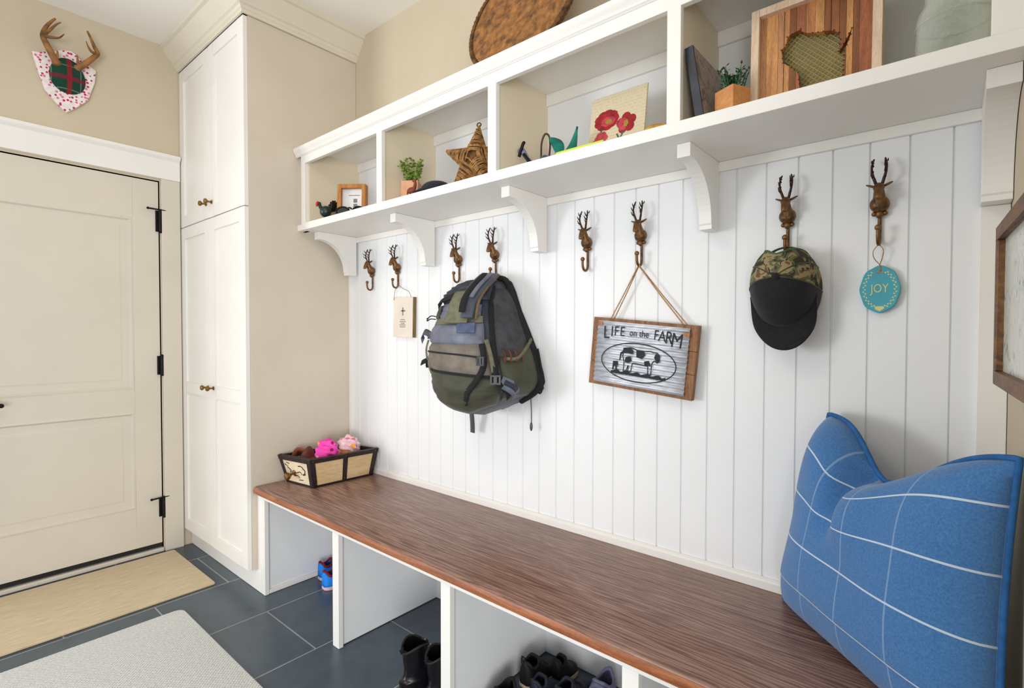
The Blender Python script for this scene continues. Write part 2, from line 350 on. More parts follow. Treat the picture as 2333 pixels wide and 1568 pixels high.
# ------------------------------------------------------------------ mesh builder
class MB:
    def __init__(s, xf=None): s.v = []; s.f = []; s.mi = []; s.uv = []; s.xf = xf or Matrix(); s.m = 0
    def add(s, vs_, fs, uvs=None):
        o = len(s.v)
        for p in vs_: s.v.append(s.xf @ Vector(p))
        for k, f in enumerate(fs):
            s.f.append([i+o for i in f]); s.mi.append(s.m); s.uv.append(uvs[k] if uvs else None)
        return s
    def box(s, x0, x1, y0, y1, z0, z1):
        v = [(x, y, z) for x in (x0, x1) for y in (y0, y1) for z in (z0, z1)]
        return s.add(v, [(0, 1, 3, 2), (4, 6, 7, 5), (0, 4, 5, 1), (2, 3, 7, 6), (0, 2, 6, 4), (1, 5, 7, 3)])
    def prism(s, poly, ax, lo, hi):
        n = len(poly)
        def mk(a, b, t): return {'x': (t, a, b), 'y': (a, t, b), 'z': (a, b, t)}[ax]
        v = [mk(a, b, lo) for a, b in poly]+[mk(a, b, hi) for a, b in poly]
        return s.add(v, [tuple(range(n))[::-1], tuple(range(n, 2*n))]+[(i, (i+1) % n, n+(i+1) % n, n+i) for i in range(n)])
    def tube(s, pts, r, n=10, cap=True, closed=False):
        pts = [Vector(p) for p in pts]; L = len(pts); rs = r if isinstance(r, (list, tuple)) else [r]*L
        v = []; t0 = None; nrm = None
        for i, p in enumerate(pts):
            if closed: t = pts[(i+1) % L]-pts[i-1]
            else: t = pts[min(i+1, L-1)]-pts[max(i-1, 0)]
            t = t.normalized() if t.length > 1e-9 else Vector((0, 0, 1))
            if nrm is None:
                a = Vector((0, 0, 1)) if abs(t.z) < .9 else Vector((1, 0, 0)); nrm = t.cross(a).normalized()
            else:
                nrm = (nrm-t*nrm.dot(t)); nrm = nrm.normalized() if nrm.length > 1e-6 else t.orthogonal().normalized()
            bn = t.cross(nrm)
            rr = rs[i]; ra, rb = rr if isinstance(rr, tuple) else (rr, rr)
            for k in range(n):
                a = 2*PI*k/n; v.append(p+nrm*math.cos(a)*ra+bn*math.sin(a)*rb)
        f = []
        for i in range(L if closed else L-1):
            j = (i+1) % L
            for k in range(n): f.append((i*n+k, i*n+(k+1) % n, j*n+(k+1) % n, j*n+k))
        if cap and not closed: f.append(tuple(range(n))[::-1]); f.append(tuple((L-1)*n+k for k in range(n)))
        return s.add(v, f)
    def lathe(s, prof, n=24, c=(0, 0, 0)):
        v = []; f = []
        for r, z in prof:
            for k in range(n): a = 2*PI*k/n; v.append((c[0]+r*math.cos(a), c[1]+r*math.sin(a), c[2]+z))
        for i in range(len(prof)-1):
            for k in range(n): f.append((i*n+k, i*n+(k+1) % n, (i+1)*n+(k+1) % n, (i+1)*n+k))
        if prof[0][0] > 1e-5: f.append(tuple(range(n))[::-1])
        if prof[-1][0] > 1e-5: f.append(tuple((len(prof)-1)*n+k for k in range(n)))
        return s.add(v, f)
    def ell(s, c, r, nu=20, nv=12, fn=None):
        v = []; f = []
        for j in range(nv+1):
            th = PI*j/nv
            for i in range(nu):
                ph = 2*PI*i/nu
                d = Vector((math.sin(th)*math.cos(ph), math.sin(th)*math.sin(ph), math.cos(th)))
                k = fn(d) if fn else 1
                v.append((c[0]+d.x*r[0]*k, c[1]+d.y*r[1]*k, c[2]+d.z*r[2]*k))
        for j in range(nv):
            for i in range(nu): f.append((j*nu+i, (j+1)*nu+i, (j+1)*nu+(i+1) % nu, j*nu+(i+1) % nu))
        return s.add(v, f)
    def grid(s, fn, nu, nv, cu=False, cv=False, uv=False, skip=None):
        v = []; f = []; uvs = []
        NU = nu if cu else nu+1; NV = nv if cv else nv+1
        for j in range(NV):
            for i in range(NU): v.append(fn(i/nu, j/nv))
        for j in range(nv):
            for i in range(nu):
                if skip and skip((i+.5)/nu, (j+.5)/nv): continue
                a, b_ = i, (i+1) % NU; c, d = j, (j+1) % NV
                f.append((c*NU+a, c*NU+b_, d*NU+b_, d*NU+a))
                uvs.append([(i/nu, j/nv), ((i+1)/nu, j/nv), ((i+1)/nu, (j+1)/nv), (i/nu, (j+1)/nv)])
        return s.add(v, f, uvs if uv else None)
    def build(s, name, mats, parent=None, smooth=None, bevel=0, seg=2, solid=0, soff=0, sub=0):
        off = Vector((0, 0, 0)); q = parent
        while q: off += Vector(q.location); q = q.parent
        me = bpy.data.meshes.new(name)
        me.from_pydata([tuple(p-off) for p in s.v], [], s.f)
        mats = mats if isinstance(mats, (list, tuple)) else [mats]
        for m in mats: me.materials.append(m)
        if max(s.mi, default=0) > 0: me.polygons.foreach_set('material_index', s.mi)
        if any(u for u in s.uv):
            ul = me.uv_layers.new(name='UVMap'); k = 0
            for u, f in zip(s.uv, s.f):
                for i in range(len(f)): ul.data[k].uv = u[i] if u else (0, 0); k += 1
        bm = bmesh.new(); bm.from_mesh(me); bmesh.ops.remove_doubles(bm, verts=bm.verts, dist=1e-6)
        bmesh.ops.recalc_face_normals(bm, faces=bm.faces); bm.to_mesh(me); bm.free()
        if smooth is not None:
            me.polygons.foreach_set('use_smooth', [True]*len(me.polygons))
            me.set_sharp_from_angle(angle=math.radians(smooth))
        me.update()
        o = bpy.data.objects.new(name, me); COL.objects.link(o)
        if parent: o.parent = parent
        if solid:
            md = o.modifiers.new('thickness', 'SOLIDIFY'); md.thickness = solid; md.offset = soff
        if bevel:
            md = o.modifiers.new('edge', 'BEVEL'); md.width = bevel; md.segments = seg; md.limit_method = 'ANGLE'; md.angle_limit = math.radians(40)
        if sub:
            md = o.modifiers.new('round', 'SUBSURF'); md.levels = sub; md.render_levels = sub
        return o
def R(ax, deg): return Matrix.Rotation(math.radians(deg), 4, ax)
def T(x, y, z): return Matrix.Translation((x, y, z))
def thing(name, label, cat, loc=(0, 0, 0), group=None):
    o = bpy.data.objects.new(name, None); COL.objects.link(o); o.location = loc; o.empty_display_size = .05
    o['label'] = label; o['category'] = cat
    if group: o['group'] = group
    return o
def tag(o, label, cat, group=None):
    o['label'] = label; o['category'] = cat
    if group: o['group'] = group
    return o
def plabel(o, label): o['label'] = label; return o
def struct(o, label=None):
    o['kind'] = 'structure'
    if label: o['label'] = label
    return o
def copy_tree(o, parent=None):
    c = o.copy(); COL.objects.link(c)
    if parent: c.parent = parent
    for ch in [x for x in bpy.data.objects if x.parent == o]: copy_tree(ch, c)
    return c
def text_polys(txt, size, ext):
    cu = bpy.data.curves.new('t', 'FONT'); cu.body = txt; cu.size = size; cu.extrude = ext; cu.align_x = 'CENTER'; cu.align_y = 'CENTER'
    cu.resolution_u = 3
    o = bpy.data.objects.new('t', cu); COL.objects.link(o)
    dg = bpy.context.evaluated_depsgraph_get(); dg.update()
    me = bpy.data.meshes.new_from_object(o.evaluated_get(dg))
    v = [tuple(p.co) for p in me.vertices]; f = [tuple(p.vertices) for p in me.polygons]
    bpy.data.objects.remove(o); bpy.data.curves.remove(cu); bpy.data.meshes.remove(me)
    return v, f
def bez(p, n=12):
    p = [Vector(q) for q in p]; out = []
    for i in range(n+1):
        t = i/n; q = list(p)
        while len(q) > 1: q = [a.lerp(b, t) for a, b in zip(q, q[1:])]
        out.append(q[0])
    return out
def spline(p, n=6):
    p = [Vector(q) for q in p]; out = []
    for i in range(len(p)-1):
        a, b, c, d = p[max(i-1, 0)], p[i], p[i+1], p[min(i+2, len(p)-1)]
        for k in range(n):
            t = k/n; out.append(.5*((2*b)+(c-a)*t+(2*a-5*b+4*c-d)*t*t+(3*b-a-3*c+d)*t**3))
    out.append(p[-1]); return out

# ------------------------------------------------------------------ the room
XL, XR, YB, YF, ZC = -.8426, 2.562, .04, -2.7, 2.7756
struct(MB().box(XL-.1, XR+.1, YF, YB+.1, -.06, 0).build('floor', M['floor']), 'dark slate tile floor with pale grout lines')
struct(MB().box(XL-.1, XR+.1, YF, YB+.1, ZC, ZC+.06).build('ceiling', M['ceil']), 'plain white ceiling')
struct(MB().box(XL-.1, XR+.1, YB, YB+.1, 0, ZC).build('wall_back', M['wall']), 'beige painted wall behind the coat rack')
struct(MB().box(XR, XR+.1, -1.15, YB, 0, ZC).build('wall_right', M['wall']), 'beige painted wall at the end of the bench')
DY0, DY1, DZ = -1.475, -.642, 2.034          # door opening
b = MB().box(XL-.1, XL, DY1, YB, 0, ZC).box(XL-.1, XL, -1.95, DY0, 0, ZC).box(XL-.1, XL, DY0, DY1, DZ, ZC)
struct(b.build('wall_left', M['wall']), 'beige painted wall around the door')

# beadboard panelling with its mouldings
G0, GS = 2.3863, .0793
pr_ = [(0.0, .038), (0.0, 0)]
gx = [G0+k*GS for k in range(-32, 3)]
for g in gx:
    if .03 < g < XR-.02: pr_ += [(g-.0028, 0), (g-.0008, .0045), (g+.0008, .0045), (g+.0028, 0)]
pr_ += [(XR, 0), (XR, .038)]
struct(MB().prism(pr_, 'z', .49, 1.7076).build('wall_panel', M['panelwhite']), 'white grooved beadboard panelling')
# mouldings: top rail, bottom rail, corner strip, right pilaster
struct(MB().box(0.001, XR-.001, -.012, .001, 1.680, 1.7075).build('trim_1', M['white'], bevel=.0015), 'white top rail of the beadboard')
pf = [(.001, .4922), (-.013, .4922), (-.013, .514), (-.0095, .518), (-.0095, .5205), (-.005, .5235), (.001, .5235)]
struct(MB().prism(pf, 'x', .001, XR-.001).build('trim_2', M['white'], smooth=30), 'white bottom moulding of the beadboard')
struct(MB().box(.0005, .02, -.012, .001, .5236, 1.51).build('trim_3', M['white'], bevel=.0015), 'white corner strip beside the tall cabinet')
struct(MB().box(2.511, XR-.001, -.016, .001, .5236, 1.488).build('trim_4', M['white'], bevel=.0015), 'white upright strip at the right end of the beadboard')

# door casing
b = MB().box(XL-.001, XL+.018, DY1+.004, -.5475, 0, 2.046).box(XL-.001, XL+.018, DY0-.09, DY0-.004, 0, 2.046)
struct(b.build('trim_5', M['doorpaint'], bevel=.002), 'cream side casing of the door')
hp = [(XL-.001, 2.046), (XL+.022, 2.046), (XL+.022, 2.150), (XL+.030, 2.158), (XL+.036, 2.166), (XL+.036, 2.181), (XL-.001, 2.181)]
struct(MB().prism([(x, z) for x, z in hp], 'y', DY0-.11, -.5475).build('trim_6', M['white'], bevel=.001), 'cream header board above the door')
b = MB().box(XL-.06, XL-.001, DY1-.0, DY1+.003, 0, 2.046).box(XL-.06, XL-.001, DY0-.003, DY0, 0, 2.046).box(XL-.06, XL-.001, DY0, DY1, 2.034, 2.046)
struct(b.build('trim_7', M['gapdark']), 'dark weather strip around the door')
struct(MB().box(XL-.1, XL+.010, DY0, DY1, 0.001, .022).build('trim_8', M['doorpaint'], bevel=.003), 'white sill under the door')

# the door: stiles, rails and two moulded panels in one leaf
dx = XL-.002
def frame_rect(mb, y0, y1, z0, z1, iy0, iy1, iz0, iz1, x0, x1):
    mb.box(x0, x1, y0, iy0, z0, z1).box(x0, x1, iy1, y1, z0, z1).box(x0, x1, iy0, iy1, z0, iz0).box(x0, x1, iy0, iy1, iz1, z1)
ly0, ly1, lz0, lz1 = DY0+.004, DY1-.005, .05, DZ-.006
pA = (-1.35, -.765, .905, 1.818); pB = (-1.35, -.752, .262, .785)
b = MB().box(dx-.04, dx-.010, ly0, ly1, lz0, lz1)
b.box(dx-.012, dx, ly0, pA[0], lz0, lz1).box(dx-.012, dx, pA[1], ly1, lz0, lz1)
b.box(dx-.012, dx, pA[0], pA[1], pA[3], lz1).box(dx-.012, dx, pA[0], pA[1], pB[3], pA[2]).box(dx-.012, dx, pA[0], pA[1], lz0, pB[2])
for (y0, y1, z0, z1) in (pA, pB):
    y1 = -.765
    for (i, d0, d1) in ((0, .012, 0), (1, .020, .004)):
        pass
    def ringp(k, x): return [(x, y0+k, z0+k), (x, y1-k, z0+k), (x, y1-k, z1-k), (x, y0+k, z1-k)]
    rr = ringp(0, dx)+ringp(.010, dx+.003)+ringp(.018, dx-.007)+ringp(.05, dx-.007)+ringp(.058, dx-.005)
    fs = []
    for q in range(4):
        for e in range(4): fs.append((q*4+e, q*4+(e+1) % 4, (q+1)*4+(e+1) % 4, (q+1)*4+e))
    fs.append((16, 17, 18, 19)); b.add(rr, fs)
door = struct(b.build('door_1', M['doorpaint'], bevel=.0012), 'cream panelled door with black hinges')
sw = MB().box(dx-.036, dx-.002, ly0, ly1, .028, .05).build('bottom_sweep', M['gapdark'], door)
for z0, z1, bar in ((1.758, 1.872, 1), (.978, 1.08, 0), (.196, .300, 1)):
    h = MB().tube([(XL+.012, -.6425, z0), (XL+.012, -.6425, z1)], .0085, 12).ell((XL+.012, -.6425, z1+.003), (.0095, .0095, .006), 12, 6).ell((XL+.012, -.6425, z0-.003), (.0095, .0095, .005), 12, 6)
    h.box(XL-.001, XL+.006, -.646, -.625, z0, z1).box(dx-.001, dx+.0045, -.662, -.6465, z0, z1)
    ho = h.build('hinge', M['black'], door, smooth=40)
    if bar:
        MB().tube([(XL+.014, -.615, z1+.004), (XL+.016, -.6425, z1+.004), (XL+.024, -.697, z1+.003)], .0042, 10).ell((XL+.024, -.702, z1+.003), (.007, .007, .007), 10, 6).build('hinge_stop', M['black'], ho, smooth=40)
b = MB().tube([(dx+.0, -1.395, .905), (dx+.055, -1.395, .905)], .009, 12).tube(spline([(dx+.052, -1.402, .905), (dx+.055, -1.35, .9), (dx+.052, -1.282, .878)]), .0085, 10)
b.ell((dx+.05, -1.279, .876), (.0105, .0105, .0105), 12, 8)
b.build('door_lever', M['black'], door, smooth=50)

# crown mould around the tall cabinet (cabinet front and cabinet side)
CP = [(0, 2.655), (.010, 2.655), (.010, 2.668), (.016, 2.673), (.020, 2.684), (.030, 2.690), (.034, 2.700), (.050, 2.716), (.066, 2.740), (.074, 2.752), (.088, 2.756), (.088, 2.7755), (0, 2.7755)]
CF = -.543
path = lambda o_: [(XL, CF-o_), (0+o_, CF-o_), (0+o_, YB)]
v = []; f = []
for o_, z in CP:
    for (x, y) in path(o_): v.append((x, y, z))
n = len(CP)
for i in range(n):
    j = (i+1) % n
    for k in range(2): f.append((i*3+k, i*3+k+1, j*3+k+1, j*3+k))
f.append(tuple(i*3 for i in range(n))); f.append(tuple(i*3+2 for i in range(n)))
struct(MB().add(v, f).build('trim_9', M['crown'], smooth=25), 'cream crown moulding over the tall cabinet')

# ------------------------------------------------------------------ tall cabinet
tc = thing('tall_cabinet', 'tall white built-in cabinet with four panelled doors in the corner beside the door', 'cabinet', (-.42, -.25, 0))
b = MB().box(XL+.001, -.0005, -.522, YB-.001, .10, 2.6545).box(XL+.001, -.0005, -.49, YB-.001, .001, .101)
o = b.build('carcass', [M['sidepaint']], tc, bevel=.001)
MB().box(XL+.002, .041, -.5035, -.4905, .001, .10).build('plinth', M['white'], tc, bevel=.002)
def shaker(y0, y1, x0, x1, z0, z1, rails, st=.062):
    b = MB().box(x0, x1, y0+.009, y1, z0, z1)
    b.box(x0, x0+st, y0, y0+.01, z0, z1).box(x1-st, x1, y0, y0+.01, z0, z1)
    zz = [z0]+rails+[z1]
    b.box(x0+st, x1-st, y0, y0+.01, z0, z0+st).box(x0+st, x1-st, y0, y0+.01, z1-st, z1)
    for r in rails: b.box(x0+st, x1-st, y0, y0+.01, r-st/2, r+st/2)
    return b
XM = -.4215
for (x0, x1, s) in ((XL+.004, XM-.0015, -1), (XM+.0015, -.003, 1)):
    for (z0, z1, kz, rails) in ((1.7925, 2.651, 1.866, []), (.104, 1.7875, .926, [.905])):
        d = shaker(-.5425, -.5225, x0, x1, z0, z1, rails).build('door', M['white'], tc, bevel=.0012)
        kx = XM+s*.036
        k = MB(T(kx, -.5425, kz) @ R('X', 90)).lathe([(.0095, 0), (.0095, .004), (.0045, .006), (.0045, .019), (.008, .021), (.0125, .026), (.0135, .031), (.011, .036), (.004, .038), (0, .0382)], 16)
        k.build('knob', M['brass'], d, smooth=40)

# ------------------------------------------------------------------ storage bench
sb = thing('storage_bench', 'long white cubby bench with a dark stained oak seat along the wall', 'bench', (1.28, -.25, 0))
ZB, DB = .4918, .5178
prf = [(-.0005, .462), (-DB+.006, .462), (-DB, .466), (-DB, .479), (-DB+.003, .487), (-DB+.011, ZB), (-.0005, ZB)]
MB().prism([(y, z) for y, z in prf], 'x', .006, XR-.0005).build('seat_top', [M['bench']], sb, smooth=40)
MB().prism([(-DB-.0006, .4635), (-DB-.0012, .468), (-DB-.0012, .478), (-DB+.0022, .4868), (-DB+.004, .4865), (-DB+.004, .4635)], 'x', .0061, XR-.0006).build('front_edging', M['edge'], sb, smooth=40)
MB().box(.0415, XR-.001, -.503, -.485, .443, .4618).build('front_rail', M['white'], sb, bevel=.001)
XP, SP = .0625, .6198
posts = [XP+i*SP for i in range(4)]+[2.535]
for i, px in enumerate(posts):
    MB().box(px-.021, px+.021, -.503, -.483, .001, .4428).build('post', M['white'], sb, bevel=.0015)
    if i == 0: MB().box(.001, .0415, -.4985, -.46, .1005, .4615).build('filler_strip', M['white'], sb)
    pn = MB().box(px-.010, px+.010, -.4825, -.001, .004 if i else .001, .4615).build('divider', M['panelwhite'], sb)
MB().box(.001, XR-.001, -.0005, .036, .002, .4615).build('back_panel', M['panelwhite'], sb)
for i in range(4):
    MB().prism([(-.0009, .385), (-.013, .385), (-.013, .438), (-.010, .4415), (-.006, .446), (-.006, .461), (-.0009, .461)], 'x', posts[i]+.0105, posts[i+1]-.0105).build('back_rail', M['white'], sb, bevel=.001)
MB().box(posts[0]+.0105, posts[0]+.019, -.482, -.002, .001, .022).build('shoe_mould', M['white'], sb, bevel=.003)

# ------------------------------------------------------------------ cubby shelf
ws = thing('cubby_shelf', 'long white wall shelf of four open cubbies on curved brackets', 'shelf', (1.28, -.15, 1.7076))
DS = .295
ZS0, ZS1 = 1.7077, 1.7405
MB().box(.0007, XR-.0005, -.293, .0375, ZS0, ZS1-.004).build('bottom_board', M['white'], ws)
MB().box(.042, XR-.0005, -DS, -.2925, ZS0-.0002, ZS1).build('front_lip', M['white'], ws, bevel=.0012)
MB().box(.0007, XR-.0005, -.277, .0375, 2.0855, 2.104).build('top_board', M['white'], ws)
MB().box(.042, XR-.0005, -DS, -.277, 2.0255, 2.0855).build('top_rail', M['white'], ws, bevel=.0012)
CR = [(.0375, 2.1042), (-.2765, 2.1042), (-.2765, 2.0858), (-.2955, 2.0858), (-.2955, 2.0635), (-.297, 2.0635), (-.299, 2.0665), (-.303, 2.069), (-.303, 2.074), (-.307, 2.081), (-.312, 2.087), (-.314, 2.091), (-.314, 2.104), (-.310, 2.107), (.0375, 2.107)]
MB().prism(CR, 'x', .004, XR-.0006).build('top_moulding', M['white'], ws, smooth=25)
stl = [(.044, .079), (.661, .697), (1.284, 1.321), (1.906, 1.942), (2.514, XR-.0006)]
for i, (a, c) in enumerate(stl):
    MB().box(a, c, -DS-.0003, -.277, ZS1-.001, 2.0262).build('stile', M['white'], ws, bevel=.0012)
    w0, w1 = ((a+c)/2-.011, (a+c)/2+.011) if 0 < i < 4 else ((.05, .088) if i == 0 else (2.528, XR-.0007))
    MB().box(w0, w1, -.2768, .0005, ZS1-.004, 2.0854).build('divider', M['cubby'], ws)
MB().box(.001, .046, -.268, -.25, ZS0, 2.085).build('filler_strip', M['white'], ws)
MB().box(.001, XR-.001, -.0003, .037, ZS1-.003, 2.0854).build('back_panel', M['panelwhite'], ws)
for i in range(4):
    a = stl[i][1]-.007 if i else .089; c = stl[i+1][0]+.007 if i < 3 else 2.527
    MB().box(a, c, -.012, -.0004, 2.043, 2.0853).build('back_rail', M['white'], ws, bevel=.001)
def bracket(xc, zlow, w=.036):
    nose, foot = -.228, -.066
    prof = [(-.0125, zlow), (foot, zlow), (foot, zlow+.012)]
    P0 = Vector((foot-.003, zlow+.016)); P3 = Vector((nose+.012, ZS0-.037))
    for i in range(15):
        t = i/14; a = t*PI/2
        prof.append((P0.x+(P3.x-P0.x)*(1-math.cos(a)), P0.y+(P3.y-P0.y)*math.sin(a)))
    prof += [(nose, ZS0-.037), (nose, ZS0-.0005), (-.0125, ZS0-.0005)]
    return MB().prism(prof, 'x', xc-w/2, xc+w/2).build('bracket', M['white'], ws, bevel=.001)
for xc in (.062, .679, 1.3025, 1.924): bracket(xc, 1.506)
bracket(2.536, 1.4885, .0495)

# ------------------------------------------------------------------ mats on the floor
def mat_slab(name, poly_r, x0, x1, y0, y1, th, m, label):
    pts = []
    for (cx_, cy_, a0) in ((x1-poly_r, y1-poly_r, 0), (x0+poly_r, y1-poly_r, 90), (x0+poly_r, y0+poly_r, 180), (x1-poly_r, y0+poly_r, 270)):
        for k in range(7):
            a = math.radians(a0+k*15); pts.append((cx_+poly_r*math.cos(a), cy_+poly_r*math.sin(a)))
    o = MB().prism(pts, 'z', .0005, th).build(name, m, None, bevel=.003)
    return tag(o, label, 'mat')
mat_slab('door_mat', .012, -.795, -.208, -1.55, -.606, .010, M['tanmat'], 'tan fibre door mat lying in front of the cream door')
mat_slab('floor_mat', .035, -.070, 1.05, -1.75, -.790, .009, M['greymat'], 'pale grey woven mat on the tiles beside the tan door mat')

# ------------------------------------------------------------------ stag head hooks
def make_hook():
    t = thing('coat_hook', 'x', 'hook', (0, 0, 0), 'stag head coat hooks')
    # round chest mounted on the wall, with a ruffled neck
    b = MB().lathe([(.0155, 0), (.017, .003), (.0165, .006)], 20)
    b2 = MB(R('X', 90)).lathe([(.016, 0.0005), (.0175, .004), (.0205, .010), (.0205, .016), (.017, .023), (.010, .028), (0, .0295)], 20)
    nk = b2.tube(spline([(0, .004, -.004), (0, .010, -.022), (0, .007, -.031)][::1]), [.012]*6+[.010]*6+[.010], 10) if 0 else b2
    nk.xf = Matrix()
    nk.tube(spline([(0, -.014, .000), (0, -.024, .016), (0, -.031, .030)], 5), [.0175, .0165, .0155, .0145, .0135, .0128, .0122, .0118, .0115, .011, .0105], 12)
    nk.ell((0, -.012, -.024), (.009, .009, .010), 12, 8).ell((-.011, -.009, -.022), (.006, .007, .006), 10, 6).ell((.011, -.009, -.022), (.006, .007, .006), 10, 6)
    nk.build('neck_mount', M['bronze'], t, smooth=60)
    # head: skull, muzzle
    h = MB().ell((0, -.034, .036), (.0118, .0135, .0120), 14, 10)
    h.tube(spline([(0, -.036, .037), (0, -.045, .024), (0, -.051, .011), (0, -.052, .006)], 4), [.0112, .0108, .0102, .0096, .009, .0085, .008, .0076, .0074, .0072, .0068, .005, .0042], 12)
    h.ell((-.0085, -.040, .034), (.003, .003, .003), 8, 6).ell((.0085, -.040, .034), (.003, .003, .003), 8, 6)
    head = h.build('head', M['bronze'], t, smooth=60)
    for s in (-1, 1):
        MB().tube(spline([(s*.009, -.028, .040), (s*.018, -.026, .044), (s*.027, -.026, .048)], 4), [(.003, .003), (.005, .003), (.006, .003), (.0068, .003), (.0066, .0028), (.0058, .0026), (.0046, .0022), (.003, .0018), (.001, .001)], 10).build('ear', M['bronze'], head, smooth=60)
        a = MB().tube(spline([(s*.006, -.030, .045), (s*.010, -.034, .058), (s*.014, -.036, .074), (s*.0145, -.032, .092), (s*.011, -.026, .108)], 4), [.0034]*5+[.003]*4+[.0026]*4+[.0022]*3+[.0014], 8)
        for (z, y, dx_, dy, dz) in ((.060, -.034, .002, -.016, .012), (.074, -.036, .001, -.017, .011), (.088, -.034, .0, -.014, .011), (.097, -.030, .004, .010, .010)):
            a.tube([(s*.012, y, z), (s*(.0125+dx_), y+dy*.6, z+dz*.4), (s*(.0125+dx_), y+dy, z+dz)], [.0024, .0018, .0009], 7)
        a.build('antler', M['darkbronze'], t, smooth=60)
    hk = MB().tube(spline([(0, -.006, -.026), (0, -.006, -.050), (0, -.006, -.082), (0, -.011, -.094), (0, -.022, -.098), (0, -.033, -.092), (0, -.038, -.078), (0, -.038, -.064)], 5), [.0042]*36, 10)
    hk.ell((0, -.038, -.060), (.0075, .0075, .0075), 14, 10)
    hk.build('hook_arm', M['bronze'], t, smooth=60)
    return t
hk0 = make_hook()
hooks = [(.211, 'bronze stag head hook nearest the tall cabinet, with nothing hanging on it'),
 (.421, 'bronze stag head hook holding the small cream plaque with a cross'),
 (.846, 'empty bronze stag head hook just left of the backpack'),
 (1.058, 'bronze stag head hook holding the grey and olive backpack'),
 (1.492, 'empty bronze stag head hook between the backpack and the farm sign rope'),
 (1.696, 'bronze stag head hook holding the rope of the farm sign'),
 (2.125, 'bronze stag head hook holding the camouflage cap'),
 (2.3285, 'bronze stag head hook holding the teal oval ornament')]
for i, (x, lab) in enumerate(hooks):
    o = hk0 if i == 0 else copy_tree(hk0)
    o.location = (x, 0, 1.5235); o['label'] = lab
HZ = 1.5235-.098-.004     # underside of a hook's curl

# ------------------------------------------------------------------ cream plaque with a cross
t = thing('hanging_plaque', 'small cream plaque with a grey cross hanging by thin wire from a hook', 'plaque', (.478, 0, 1.185))
A = T(.478, -.0135, 1.283) @ R('Y', 1.5)
MB(A).box(-.073, .073, -.0085, .0125, -.0955, .0955).build('board', M['cream'], t, bevel=.0012)
MB(A).box(.0725, .0737, -.0075, .0120, -.0945, .0945).build('board_edge', M['creamdark'], t)
b = MB(A).box(-.0035, .0035, -.0092, -.0084, .008, .046).box(-.014, .018, -.0092, -.0084, .027, .033)
b.build('cross', M['greyink'], t)
b = MB(A)
for k, (w, z) in enumerate(((.017, -.012), (.023, -.021), (.014, -.029), (.024, -.037), (.020, -.046))):
    x = -w
    while x < w:
        l = random.uniform(.004, .009); b.box(x, min(x+l, w), -.0090, -.0084, z-.0022, z+.0022); x += l+.003
b.build('faint_lettering', M['greyink'], t)
MB().tube(spline([(.4115, -.024, 1.366), (.418, -.026, 1.385), (.431, -.030, 1.412), (.446, -.033, 1.4215), (.452, -.031, 1.4305), (.4585, -.0225, 1.4305), (.480, -.020, 1.418), (.518, -.020, 1.404), (.535, -.021, 1.385), (.540, -.0225, 1.372)], 5), .0011, 6).build('wire', M['wire'], t, smooth=60)

# ------------------------------------------------------------------ farm sign
SA = T(1.7065, -.0245, 1.1345) @ R('Y', 5.4)
t = thing('farm_sign', 'corrugated metal farm sign in a wooden board hanging by twine from a hook', 'sign', (1.7065, 0, 1.02))
b = MB(SA)
zs = [-.1135, -.0350, .0345, .1135]
for i in range(3): b.box(-.1805, .1805, -.010, .0115, zs[i]+.0004, zs[i+1]-.0004)
b.build('backing_board', M['barn'], t, bevel=.001)
def corr(u, v_):
    z = -.103+v_*.2065; x = -.1595+u*.316
    return (x, -.0142-.0022*math.cos(z*2*PI/.0158), z)
cp = MB(SA).grid(corr, 4, 104).build('corrugated_panel', M['corr'], t, smooth=80, solid=.0006)
def ontext(txt, x, z, size, sx=1, rot=0, shear=0):
    v, f = text_polys(txt, size, .0004)
    mt = SA @ T(x, -.0172, z) @ R('Y', rot) @ R('X', 90) @ Matrix.Diagonal((sx, 1, 1, 1))
    return MB(mt).add(v, f)
b = MB()
def merge(bm_, o): bm_.add(o.v, o.f); return bm_
for ch, x, z, s, r in (('L', -.124, .064, .060, -3), ('I', -.103, .069, .050, -2), ('F', -.087, .071, .046, -2), ('E', -.0655, .072, .044, -1)):
    merge(b, ontext(ch, x, z, s, .82, r))
for ch, x, z, s, r in (('F', .052, .0715, .044, 1), ('A', .072, .0695, .048, 2), ('R', .0945, .067, .054, 3), ('M', .1205, .060, .064, 4)):
    merge(b, ontext(ch, x, z, s, .78, r))
merge(b, ontext('on the', -.006, .071, .030, .85, 0))
b.build('lettering', M['ink'], t)
# oval line, ground strip and the cow
b = MB(SA)
N = 72; ow, oh = .128, .060
def oval(k, rr): a = 2*PI*k/N; return ((ow+rr)*math.cos(a)-.004, (oh+rr)*math.sin(a)-.022)
for k in range(N):
    p, q, r_, s_ = oval(k, 0), oval(k+1, 0), oval(k+1, .0035), oval(k, .0035)
    b.add([(p[0], -.0172, p[1]), (q[0], -.0172, q[1]), (r_[0], -.0172, r_[1]), (s_[0], -.0172, s_[1])], [(0, 1, 2, 3)])
b.build('oval_border', M['ink'], t)
b = MB(SA)
def poly(mb, pts, y=-.0173): mb.add([(x, y, z) for x, z in pts], [tuple(range(len(pts)))])
gx_ = [-.096+i*.012 for i in range(17)]
for i in range(16): b.add([(gx_[i], -.0173, -.066+.002*random.random()), (gx_[i+1], -.0173, -.066), (gx_[i+1], -.0173, -.055+.004*math.sin(i*2.1)), (gx_[i], -.0173, -.055+.004*math.sin((i-1)*2.1))], [(0, 1, 2, 3)])
b.build('ground_print', M['ink'], t)
